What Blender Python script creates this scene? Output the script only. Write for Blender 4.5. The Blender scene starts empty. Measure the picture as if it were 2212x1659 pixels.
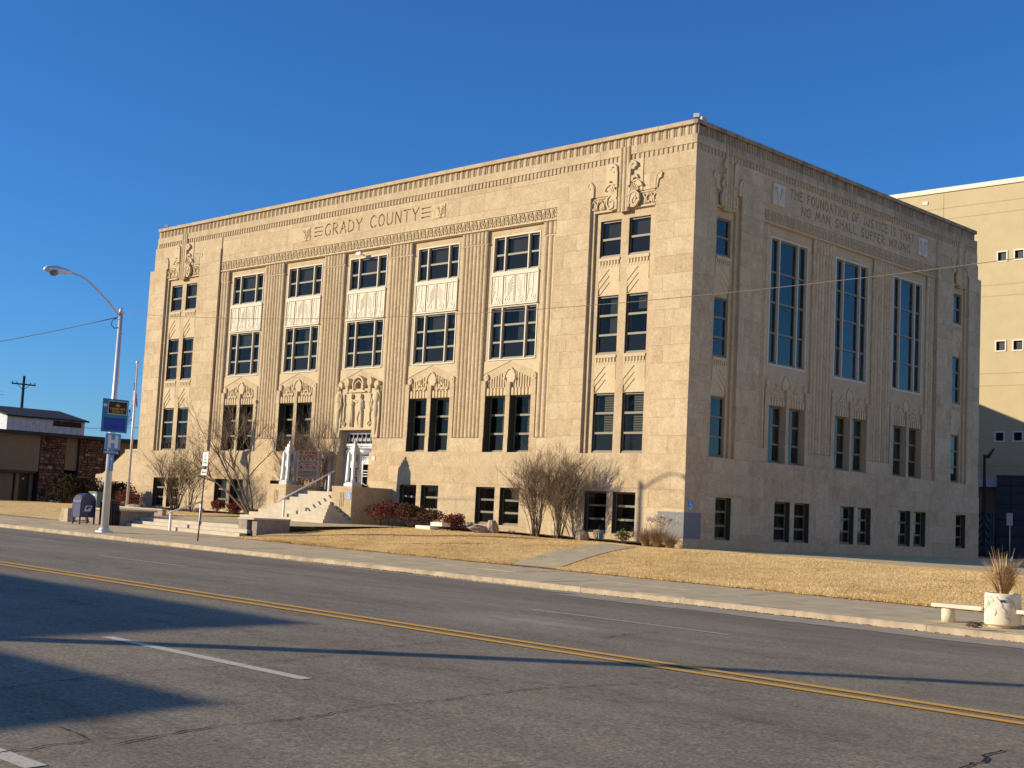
import bpy, bmesh, math, random
import numpy as np
from mathutils import Vector, Matrix
random.seed(7)
R_ = math.radians
scene = bpy.context.scene
COL = scene.collection
# ------------------------------------------------------------------ camera
cam_d = bpy.data.cameras.new('camera'); cam = bpy.data.objects.new('camera', cam_d); COL.objects.link(cam)
YAW, PIT, ROL = -7.73984351e-01, 9.49537405e-02, 4.91626638e-02
sa, ca, sb, cb = math.sin(YAW), math.cos(YAW), math.sin(PIT), math.cos(PIT)
fwd = Vector((sa*cb, ca*cb, sb)); rt = Vector((ca, -sa, 0)); up = rt.cross(fwd)
sc_, cc_ = math.sin(ROL), math.cos(ROL)
rt2 = rt*cc_ + up*sc_; up2 = up*cc_ - rt*sc_
m3 = Matrix((rt2, up2, -fwd)).transposed()
cam.matrix_world = Matrix.Translation((30.75, -40.98, 1.04)) @ m3.to_4x4()
cam_d.sensor_width = 36.0; cam_d.lens = 36.0*2921.2/2212.0
cam_d.clip_start = 0.1; cam_d.clip_end = 5000
scene.camera = cam
# ------------------------------------------------------------------ sky and sun
SUN_EL, SUN_AZ = 15.4, 222.6
world = bpy.data.worlds.new('World'); scene.world = world; world.use_nodes = True
wn = world.node_tree.nodes; wl = world.node_tree.links; wn.clear()
sky = wn.new('ShaderNodeTexSky'); sky.sky_type = 'NISHITA'; sky.sun_disc = False
sky.sun_elevation = R_(SUN_EL); sky.sun_rotation = R_(SUN_AZ); sky.air_density = 1.0; sky.dust_density = 0.0; sky.ozone_density = 10.0
bg = wn.new('ShaderNodeBackground'); bg.inputs[1].default_value = 0.138
wo = wn.new('ShaderNodeOutputWorld'); wl.new(sky.outputs[0], bg.inputs[0]); wl.new(bg.outputs[0], wo.inputs[0])
sd = bpy.data.lights.new('sun', 'SUN'); sun = bpy.data.objects.new('sun', sd); COL.objects.link(sun)
sd.energy = 5.0; sd.angle = R_(0.5); sd.color = (1.0, 0.855, 0.64)
to_sun = Vector((math.sin(R_(SUN_AZ))*math.cos(R_(SUN_EL)), math.cos(R_(SUN_AZ))*math.cos(R_(SUN_EL)), math.sin(R_(SUN_EL))))
sun.rotation_euler = to_sun.to_track_quat('Z', 'Y').to_euler()
sun.location = (-60, -80, 60)
scene.view_settings.view_transform = 'Standard'; scene.view_settings.look = 'None'
scene.view_settings.gamma = 1; scene.view_settings.use_curve_mapping = False
scene.view_settings.exposure = 0.22

# ------------------------------------------------------------------ materials
def nodes_mat(name):
    m = bpy.data.materials.new(name); m.use_nodes = True
    nt = m.node_tree; nt.nodes.clear()
    out = nt.nodes.new('ShaderNodeOutputMaterial'); b = nt.nodes.new('ShaderNodeBsdfPrincipled')
    nt.links.new(b.outputs[0], out.inputs[0]); return m, nt, b, out
def setp(b, **k):
    for n, v in k.items():
        n = n.replace('_', ' ')
        if n in b.inputs: b.inputs[n].default_value = v
def col4(c): return (c[0], c[1], c[2], 1)
def noise(nt, scale, detail=4, vec=None, rough=0.55):
    n = nt.nodes.new('ShaderNodeTexNoise'); n.inputs['Scale'].default_value = scale; n.inputs['Detail'].default_value = detail
    n.inputs['Roughness'].default_value = rough
    if vec is not None: nt.links.new(vec, n.inputs['Vector'])
    return n
def ramp(nt, fac, stops):
    r = nt.nodes.new('ShaderNodeValToRGB'); e = r.color_ramp.elements
    while len(e) < len(stops): e.new(0.5)
    for i, (p, c) in enumerate(stops): e[i].position = p; e[i].color = col4(c)
    nt.links.new(fac, r.inputs[0]); return r
def mixc(nt, fac, a, b, mode='MIX'):
    m = nt.nodes.new('ShaderNodeMix'); m.data_type = 'RGBA'; m.blend_type = mode
    if isinstance(fac, (int, float)): m.inputs[0].default_value = fac
    else: nt.links.new(fac, m.inputs[0])
    for i, v in ((6, a), (7, b)):
        if isinstance(v, tuple): m.inputs[i].default_value = col4(v)
        else: nt.links.new(v, m.inputs[i])
    return m.outputs[2]
def math_(nt, op, a, b=None, clamp=False):
    m = nt.nodes.new('ShaderNodeMath'); m.operation = op; m.use_clamp = clamp
    for i, v in enumerate((a, b)):
        if v is None: continue
        if isinstance(v, (int, float)): m.inputs[i].default_value = v
        else: nt.links.new(v, m.inputs[i])
    return m.outputs[0]
def bump(nt, b, h, strength, dist=0.02):
    n = nt.nodes.new('ShaderNodeBump'); n.inputs['Strength'].default_value = strength; n.inputs['Distance'].default_value = dist
    nt.links.new(h, n.inputs['Height']); nt.links.new(n.outputs[0], b.inputs['Normal'])
def pos(nt):
    return nt.nodes.new('ShaderNodeNewGeometry').outputs['Position']
def scaled(nt, v, s):
    m = nt.nodes.new('ShaderNodeMapping'); m.inputs['Scale'].default_value = s; nt.links.new(v, m.inputs['Vector']); return m.outputs[0]
def simple(name, c, rough=0.7, var=0.15, scale=6.0, metallic=0.0, bmp=0.0, spec=0.3):
    m, nt, b, out = nodes_mat(name); p = pos(nt)
    n = noise(nt, scale, 5, p)
    lo = tuple(x*(1-var) for x in c); hi = tuple(min(1, x*(1+var)) for x in c)
    r = ramp(nt, n.outputs[0], [(0.3, lo), (0.7, hi)])
    nt.links.new(r.outputs[0], b.inputs['Base Color'])
    b.inputs['Roughness'].default_value = rough; b.inputs['Metallic'].default_value = metallic
    b.inputs['Specular IOR Level'].default_value = spec
    if bmp: bump(nt, b, noise(nt, scale*6, 4, p).outputs[0], bmp)
    return m
def stone(name, lo, mid, hi, tone=0.5, pits=0.5):
    m, nt, b, out = nodes_mat(name); p = pos(nt)
    g = nt.nodes.new('ShaderNodeNewGeometry'); oi = nt.nodes.new('ShaderNodeObjectInfo')
    t = math_(nt, 'FRACT', math_(nt, 'ADD', math_(nt, 'MULTIPLY', oi.outputs['Random'], 7.3), g.outputs['Random Per Island']))
    # offset the mottling per block so that it breaks at the joints
    sh = nt.nodes.new('ShaderNodeVectorMath'); sh.operation = 'ADD'; nt.links.new(p, sh.inputs[0])
    cx = nt.nodes.new('ShaderNodeCombineXYZ'); nt.links.new(math_(nt, 'MULTIPLY', t, 31.0), cx.inputs[0]); nt.links.new(math_(nt, 'MULTIPLY', t, 17.0), cx.inputs[2])
    nt.links.new(cx.outputs[0], sh.inputs[1]); q = sh.outputs[0]
    n1 = noise(nt, 1.6, 6, q, 0.65); n1.inputs['Distortion'].default_value = 0.6
    n2 = noise(nt, 4.5, 8, q, 0.78); n2.inputs['Distortion'].default_value = 2.2
    f = math_(nt, 'ADD', math_(nt, 'MULTIPLY', n1.outputs[0], 0.35), math_(nt, 'MULTIPLY', n2.outputs[0], 0.65))
    f = math_(nt, 'ADD', f, math_(nt, 'MULTIPLY', math_(nt, 'SUBTRACT', t, 0.5), 0.16*tone/0.5))
    r = ramp(nt, f, [(0.38, lo), (0.5, mid), (0.62, hi)])
    c = r.outputs[0]
    n3 = noise(nt, 26.0, 3, q, 0.6)
    c = mixc(nt, ramp(nt, n3.outputs[0], [(0.30, (1, 1, 1)), (0.40, (0, 0, 0))]).outputs[0], c, mixc(nt, 0.75, c, tuple(x*0.45 for x in lo)))if pits else c
    # long rain streaks
    n4 = noise(nt, 1.0, 4, scaled(nt, p, (1.3, 1.3, 0.12)))
    c = mixc(nt, math_(nt, 'MULTIPLY', ramp(nt, n4.outputs[0], [(0.5, (0, 0, 0)), (0.75, (1, 1, 1))]).outputs[0], 0.45), c, (0.33, 0.25, 0.17), 'MULTIPLY') if False else c
    n5 = noise(nt, 0.25, 3, p)
    c = mixc(nt, ramp(nt, n5.outputs[0], [(0.35, (0, 0, 0)), (0.7, (0.35, 0.35, 0.35))]).outputs[0], c, tuple(x*0.8 for x in mid))
    sp = nt.nodes.new('ShaderNodeSeparateXYZ'); nt.links.new(p, sp.inputs[0])
    nst = noise(nt, 1.0, 6, scaled(nt, p, (2.2, 2.2, 0.5)), 0.7)
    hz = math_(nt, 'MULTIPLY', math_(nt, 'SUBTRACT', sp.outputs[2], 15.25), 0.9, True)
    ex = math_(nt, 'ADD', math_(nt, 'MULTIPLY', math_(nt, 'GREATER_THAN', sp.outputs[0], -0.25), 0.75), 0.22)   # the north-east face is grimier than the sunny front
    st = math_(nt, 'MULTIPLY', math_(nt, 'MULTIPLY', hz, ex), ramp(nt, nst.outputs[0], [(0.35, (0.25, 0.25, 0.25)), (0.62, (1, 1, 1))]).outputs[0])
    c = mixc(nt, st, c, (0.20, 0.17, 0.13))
    nlo = noise(nt, 1.0, 5, scaled(nt, p, (1.6, 1.6, 0.35)), 0.65); lo_ = math_(nt, 'MULTIPLY', math_(nt, 'SUBTRACT', 0.75, sp.outputs[2]), 0.8, True)
    c = mixc(nt, math_(nt, 'MULTIPLY', lo_, ramp(nt, nlo.outputs[0], [(0.4, (0, 0, 0)), (0.7, (0.6, 0.6, 0.6))]).outputs[0]), c, (0.45, 0.26, 0.14))
    nsk = noise(nt, 1.0, 5, scaled(nt, p, (1.1, 1.1, 0.16)), 0.7)
    c = mixc(nt, ramp(nt, nsk.outputs[0], [(0.54, (0, 0, 0)), (0.72, (0.30, 0.30, 0.30))]).outputs[0], c, (0.30, 0.23, 0.15))
    nt.links.new(c, b.inputs['Base Color']); b.inputs['Roughness'].default_value = 0.85; b.inputs['Specular IOR Level'].default_value = 0.15
    bump(nt, b, n3.outputs[0], 0.35*pits*2, 0.012)
    return m
M = {}
M['stone'] = stone('limestone', (0.43, 0.312, 0.178), (0.575, 0.443, 0.268), (0.70, 0.563, 0.372), tone=0.26)
M['carved'] = stone('carved_limestone', (0.59, 0.455, 0.265), (0.64, 0.51, 0.315), (0.69, 0.57, 0.37), tone=0.1, pits=0.12)
M['back'] = stone('smooth_limestone', (0.455, 0.335, 0.195), (0.565, 0.432, 0.262), (0.65, 0.522, 0.342), tone=0.05, pits=0.3)
M['cream'] = simple('cream_paint', (0.63, 0.565, 0.425), 0.55, 0.05, 4)
M['sash'] = simple('sash_metal', (0.21, 0.185, 0.125), 0.5, 0.08, 4)
M['cream_dk'] = simple('cream_ornament', (0.70, 0.615, 0.45), 0.6, 0.05, 4)
M['interior'] = simple('dark_room', (0.030, 0.029, 0.028), 0.9, 0.3, 0.8)
M['blind'] = simple('roller_shade', (0.22, 0.225, 0.20), 0.9, 0.12, 1.2)
M['screen'] = simple('insect_screen', (0.045, 0.045, 0.048), 0.8, 0.1, 3)
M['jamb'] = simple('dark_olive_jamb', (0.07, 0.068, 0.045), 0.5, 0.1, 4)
M['venetian'] = None
def venetian():
    m, nt, b, out = nodes_mat('venetian_blind'); p = pos(nt)
    w = nt.nodes.new('ShaderNodeTexWave'); w.wave_type = 'BANDS'; w.bands_direction = 'Z'; w.inputs['Scale'].default_value = 3.2; w.inputs['Distortion'].default_value = 0.6
    nt.links.new(p, w.inputs['Vector'])
    r = ramp(nt, w.outputs[0], [(0.25, (0.12, 0.10, 0.05)), (0.6, (0.62, 0.55, 0.34))])
    nt.links.new(r.outputs[0], b.inputs['Base Color']); b.inputs['Roughness'].default_value = 0.6; return m
M['venetian'] = venetian()
def glassm(name, tint, body, refl):
    m = bpy.data.materials.new(name); m.use_nodes = True; nt = m.node_tree; nt.nodes.clear()
    out = nt.nodes.new('ShaderNodeOutputMaterial'); tr = nt.nodes.new('ShaderNodeBsdfTransparent'); gl = nt.nodes.new('ShaderNodeBsdfGlossy')
    gl.inputs['Roughness'].default_value = 0.02; gl.inputs['Color'].default_value = (0.95, 0.9, 0.8, 1); tr.inputs['Color'].default_value = col4(tint)
    fr = nt.nodes.new('ShaderNodeFresnel'); fr.inputs['IOR'].default_value = 1.5
    p = pos(nt); n = noise(nt, 0.9, 2, p); bp = nt.nodes.new('ShaderNodeBump'); bp.inputs['Strength'].default_value = 0.12; bp.inputs['Distance'].default_value = 0.03
    nt.links.new(n.outputs[0], bp.inputs['Height']); nt.links.new(bp.outputs[0], gl.inputs['Normal'])
    f = math_(nt, 'MULTIPLY', fr.outputs[0], refl, True)
    df = nt.nodes.new('ShaderNodeBsdfDiffuse'); df.inputs['Color'].default_value = (0.03, 0.033, 0.036, 1)
    mb = nt.nodes.new('ShaderNodeMixShader'); mb.inputs[0].default_value = body; nt.links.new(tr.outputs[0], mb.inputs[1]); nt.links.new(df.outputs[0], mb.inputs[2])
    mx = nt.nodes.new('ShaderNodeMixShader'); nt.links.new(f, mx.inputs[0]); nt.links.new(mb.outputs[0], mx.inputs[1]); nt.links.new(gl.outputs[0], mx.inputs[2])
    nt.links.new(mx.outputs[0], out.inputs[0]); return m
M['glass'] = glassm('window_glass', (0.62, 0.61, 0.56), 0.10, 0.6)
M['glass_side'] = glassm('window_glass_clean', (0.62, 0.64, 0.62), 0.10, 1.15)
M['white_paint'] = simple('white_paint', (0.80, 0.80, 0.78), 0.4, 0.06, 5)
M['silver_paint'] = simple('silver_paint', (0.50, 0.50, 0.50), 0.4, 0.05, 6, 0.15, 0, 0.5)
M['galv'] = simple('galvanised_steel', (0.72, 0.70, 0.66), 0.45, 0.10, 3, 0.25)
M['steel_dk'] = simple('dark_steel', (0.055, 0.045, 0.045), 0.5, 0.2, 4, 0.3)
M['concrete'] = simple('concrete', (0.62, 0.50, 0.29), 0.9, 0.16, 1.8, 0, 0.25)
M['kerb'] = simple('kerb_concrete', (0.47, 0.38, 0.25), 0.9, 0.28, 2.5, 0, 0.4)
M['steps'] = simple('steps_concrete', (0.56, 0.485, 0.36), 0.85, 0.10, 2.2, 0, 0.1)
M['soil'] = simple('mulch', (0.07, 0.045, 0.03), 1, 0.4, 18, 0, 0.6)
M['rock'] = simple('sandstone_rock', (0.40, 0.31, 0.22), 0.95, 0.35, 5, 0, 0.7)
M['planterstone'] = simple('planter_stone', (0.33, 0.26, 0.21), 0.9, 0.2, 5, 0, 0.3)
M['navy'] = simple('mailbox_blue', (0.045, 0.045, 0.12), 0.35, 0.12, 6, 0, 0, 0.5)
M['black'] = simple('black_paint', (0.012, 0.013, 0.014), 0.4, 0.2, 6)
M['green_box'] = simple('grey_green_paint', (0.16, 0.20, 0.18), 0.5, 0.1, 5)
M['hblue'] = simple('sign_light_blue', (0.13, 0.33, 0.62), 0.35, 0.04, 5)
M['navysign'] = simple('sign_navy', (0.03, 0.07, 0.22), 0.35, 0.05, 5)
M['tealsign'] = simple('sign_teal', (0.02, 0.21, 0.34), 0.4, 0.08, 3)
M['royal'] = simple('sign_royal_blue', (0.008, 0.05, 0.36), 0.4, 0.08, 3)
M['gold'] = simple('gold_lettering', (0.62, 0.33, 0.05), 0.5, 0.05, 6)
M['signwhite'] = simple('sign_white', (0.78, 0.78, 0.76), 0.4, 0.03, 6)
M['signred'] = simple('sign_red', (0.45, 0.02, 0.02), 0.5, 0.05, 6)
M['signgreen'] = simple('sign_green', (0.03, 0.22, 0.12), 0.5, 0.05, 6)
M['signtan'] = simple('sign_buff', (0.46, 0.36, 0.26), 0.5, 0.05, 4)
M['yellow_wall'] = simple('yellow_stucco', (0.56, 0.455, 0.26), 0.9, 0.04, 1.2, 0, 0.05)
M['parapet_white'] = simple('parapet_cap', (0.78, 0.71, 0.56), 0.6, 0.03, 2)
M['dark_wall'] = simple('slate_wall', (0.055, 0.065, 0.09), 0.8, 0.12, 2)
M['brown_stucco'] = simple('brown_stucco', (0.20, 0.165, 0.115), 0.9, 0.06, 2)
M['corrugated'] = simple('weathered_white_metal', (0.60, 0.61, 0.62), 0.6, 0.16, 3.5)
M['roof_dark'] = simple('dark_roof', (0.035, 0.038, 0.042), 0.8, 0.2, 4)
M['wood_dk'] = simple('creosote_wood', (0.05, 0.035, 0.028), 0.9, 0.3, 6)
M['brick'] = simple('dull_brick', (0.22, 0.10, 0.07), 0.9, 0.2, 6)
M['fieldstone'] = None
def fieldstone():
    m, nt, b, out = nodes_mat('field_stone'); oi = nt.nodes.new('ShaderNodeObjectInfo'); g = nt.nodes.new('ShaderNodeNewGeometry')
    t = math_(nt, 'FRACT', math_(nt, 'ADD', math_(nt, 'MULTIPLY', oi.outputs['Random'], 5.7), g.outputs['Random Per Island']))
    r = ramp(nt, t, [(0.0, (0.05, 0.03, 0.025)), (0.3, (0.12, 0.055, 0.04)), (0.55, (0.19, 0.10, 0.07)), (0.8, (0.10, 0.06, 0.05)), (1.0, (0.32, 0.22, 0.16))])
    n = noise(nt, 9, 4, pos(nt)); c = mixc(nt, 0.4, r.outputs[0], n.outputs[0], 'OVERLAY')
    nt.links.new(c, b.inputs['Base Color']); b.inputs['Roughness'].default_value = 0.9; bump(nt, b, n.outputs[0], 0.5, 0.03); return m
M['fieldstone'] = fieldstone()
M['mortar_dk'] = simple('dark_mortar', (0.035, 0.025, 0.02), 0.95, 0.2, 5)
def asphalt():
    m, nt, b, out = nodes_mat('asphalt'); p = pos(nt)
    n1 = noise(nt, 26.0, 5, p, 0.85); n2 = noise(nt, 7, 6, p, 0.75); n3 = noise(nt, 1.1, 5, scaled(nt, p, (0.4, 1.3, 1)), 0.7); n4 = noise(nt, 0.35, 3, p)
    r = ramp(nt, n1.outputs[0], [(0.28, (0.085, 0.071, 0.050)), (0.50, (0.29, 0.245, 0.163)), (0.72, (0.64, 0.54, 0.37))])
    c = mixc(nt, 0.55, r.outputs[0], ramp(nt, n2.outputs[0], [(0.3, (0.36, 0.36, 0.36)), (0.7, (0.62, 0.62, 0.62))]).outputs[0], 'OVERLAY')
    c = mixc(nt, 0.5, c, ramp(nt, n3.outputs[0], [(0.34, (0.33, 0.315, 0.31)), (0.66, (0.64, 0.635, 0.62))]).outputs[0], 'OVERLAY')
    c = mixc(nt, 0.5, c, ramp(nt, n4.outputs[0], [(0.3, (0.40, 0.40, 0.42)), (0.7, (0.60, 0.59, 0.56))]).outputs[0], 'OVERLAY')
    # wheel-polished lanes: darker bands running along the street
    s = nt.nodes.new('ShaderNodeSeparateXYZ'); nt.links.new(p, s.inputs[0])
    ny = noise(nt, 0.3, 2, p); yy = math_(nt, 'ADD', s.outputs[1], math_(nt, 'MULTIPLY', ny.outputs[0], 0.5))
    def band(y0, w):
        d = math_(nt, 'ABSOLUTE', math_(nt, 'SUBTRACT', yy, y0)); return math_(nt, 'SUBTRACT', 1.0, math_(nt, 'DIVIDE', d, w), True)
    bb = band(-19.4, 1.6)
    for y0, w in ((-25.3, 1.1), (-30.3, 1.0), (-35.3, 1.0)): bb = math_(nt, 'ADD', bb, math_(nt, 'MULTIPLY', band(y0, w), 0.4), True)
    c = mixc(nt, math_(nt, 'MULTIPLY', bb, 0.42), c, (0.16, 0.125, 0.10))
    # oil drips down the lane centres, pale scuffed patch by the centre line
    n6 = noise(nt, 1.6, 5, scaled(nt, p, (0.7, 1.2, 1)), 0.75)
    oil = math_(nt, 'MULTIPLY', math_(nt, 'ADD', band(-25.6, .7), math_(nt, 'ADD', band(-30.6, .8), band(-35.4, .8)), True), ramp(nt, n6.outputs[0], [(0.50, (0, 0, 0)), (0.66, (1, 1, 1))]).outputs[0])
    c = mixc(nt, math_(nt, 'MULTIPLY', oil, 0.6), c, (0.07, 0.06, 0.05))
    vd = nt.nodes.new('ShaderNodeVectorMath'); vd.operation = 'DISTANCE'; nt.links.new(scaled(nt, p, (0.55, 0.9, 0.0)), vd.inputs[0]); vd.inputs[1].default_value = (16.2*0.55, -25.6*0.9, 0)
    pt_ = math_(nt, 'MULTIPLY', math_(nt, 'SUBTRACT', 1.25, vd.outputs['Value'], True), ramp(nt, n6.outputs[0], [(0.35, (0, 0, 0)), (0.6, (0.8, 0.8, 0.8))]).outputs[0])
    c = mixc(nt, pt_, c, (0.50, 0.45, 0.34))
    nt.links.new(c, b.inputs['Base Color']); b.inputs['Roughness'].default_value = 0.85; b.inputs['Specular IOR Level'].default_value = 0.3
    bump(nt, b, n1.outputs[0], 0.7, 0.012); return m
M['asphalt'] = asphalt()
M['gutter'] = simple('gutter_concrete', (0.48, 0.40, 0.265), 0.9, 0.2, 2.2, 0, 0.3)
def paint(name, c, wear):
    m, nt, b, out = nodes_mat(name); p = pos(nt); n = noise(nt, 30, 6, p, 0.7)
    r = ramp(nt, n.outputs[0], [(wear, (0.16, 0.14, 0.12)), (wear+0.12, c)])
    nt.links.new(r.outputs[0], b.inputs['Base Color']); b.inputs['Roughness'].default_value = 0.7; return m
M['yellow_line'] = paint('yellow_road_paint', (0.86, 0.46, 0.07), 0.26)
M['white_line'] = paint('white_road_paint', (0.70, 0.63, 0.47), 0.33)
M['white_worn'] = paint('worn_white_road_paint', (0.66, 0.60, 0.48), 0.36)
M['crack'] = simple('crack_filler', (0.02, 0.018, 0.016), 0.95, 0.2, 5)
def grassm():
    m, nt, b, out = nodes_mat('dormant_grass'); p = pos(nt)
    g = nt.nodes.new('ShaderNodeNewGeometry')
    n = noise(nt, 1.3, 5, p); n2 = noise(nt, 14, 4, p)
    nb_ = noise(nt, 0.22, 4, p); f = math_(nt, 'ADD', math_(nt, 'MULTIPLY', n.outputs[0], 0.4), math_(nt, 'MULTIPLY', n2.outputs[0], 0.14)); f = math_(nt, 'ADD', math_(nt, 'ADD', f, math_(nt, 'MULTIPLY', nb_.outputs[0], 0.38)), math_(nt, 'MULTIPLY', g.outputs['Random Per Island'], 0.07))
    r = ramp(nt, f, [(0.36, (0.60, 0.405, 0.155)), (0.5, (0.85, 0.635, 0.295)), (0.64, (0.94, 0.77, 0.42))])
    nt.links.new(r.outputs[0], b.inputs['Base Color']); b.inputs['Roughness'].default_value = 0.9; b.inputs['Specular IOR Level'].default_value = 0.1
    bump(nt, b, n2.outputs[0], 0.25, 0.03)
    tl = nt.nodes.new('ShaderNodeBsdfTranslucent'); nt.links.new(r.outputs[0], tl.inputs['Color']); mx = nt.nodes.new('ShaderNodeMixShader'); mx.inputs[0].default_value = 0.30
    nt.links.new(b.outputs[0], mx.inputs[1]); nt.links.new(tl.outputs[0], mx.inputs[2]); nt.links.new(mx.outputs[0], out.inputs[0]); return m
M['grass_soil'] = simple('lawn_thatch', (0.74, 0.55, 0.27), 0.95, 0.22, 3.0, 0, 0.3)
M['grass'] = grassm()
def islandm(name, stops, rough=0.8):
    m, nt, b, out = nodes_mat(name); g = nt.nodes.new('ShaderNodeNewGeometry')
    r = ramp(nt, g.outputs['Random Per Island'], stops); nt.links.new(r.outputs[0], b.inputs['Base Color']); b.inputs['Roughness'].default_value = rough
    b.inputs['Specular IOR Level'].default_value = 0.15; return m
M['bark'] = islandm('grey_bark', [(0, (0.09, 0.06, 0.04)), (0.5, (0.15, 0.105, 0.07)), (1, (0.26, 0.19, 0.13))])
M['twig'] = islandm('twig_bark', [(0, (0.12, 0.08, 0.05)), (0.5, (0.20, 0.14, 0.09)), (1, (0.34, 0.25, 0.16))])
M['redleaf'] = islandm('red_leaves', [(0, (0.06, 0.010, 0.012)), (0.5, (0.18, 0.028, 0.03)), (0.8, (0.27, 0.07, 0.045)), (1, (0.18, 0.13, 0.05))])
M['brownleaf'] = islandm('bronze_leaves', [(0, (0.05, 0.02, 0.012)), (0.5, (0.13, 0.055, 0.03)), (1, (0.18, 0.12, 0.05))])
M['darkleaf'] = islandm('dark_leaves', [(0, (0.012, 0.011, 0.005)), (0.5, (0.03, 0.022, 0.010)), (1, (0.07, 0.04, 0.018))])
M['greenleaf'] = islandm('yellow_green_leaves', [(0, (0.05, 0.07, 0.012)), (0.5, (0.14, 0.16, 0.025)), (1, (0.26, 0.26, 0.06))])
M['straw'] = islandm('straw', [(0, (0.34, 0.17, 0.07)), (0.5, (0.55, 0.33, 0.15)), (1, (0.74, 0.56, 0.32))])
M['plume'] = islandm('pale_plume', [(0, (0.55, 0.42, 0.26)), (1, (0.78, 0.66, 0.46))])
M['planter'] = simple('aged_white_planter', (0.74, 0.67, 0.50), 0.8, 0.14, 3.5, 0, 0.2)
M['flag_red'] = simple('flag_red', (0.45, 0.03, 0.05), 0.8, 0.1, 5)
M['flag_white'] = simple('flag_white', (0.75, 0.72, 0.70), 0.8, 0.05, 5)
M['flag_blue'] = simple('flag_blue', (0.03, 0.05, 0.22), 0.8, 0.1, 5)
M['flag_sky'] = simple('flag_sky_blue', (0.07, 0.20, 0.42), 0.8, 0.2, 3)
M['tinted'] = simple('smoked_plastic', (0.22, 0.23, 0.24), 0.3, 0.1, 4)

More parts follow.
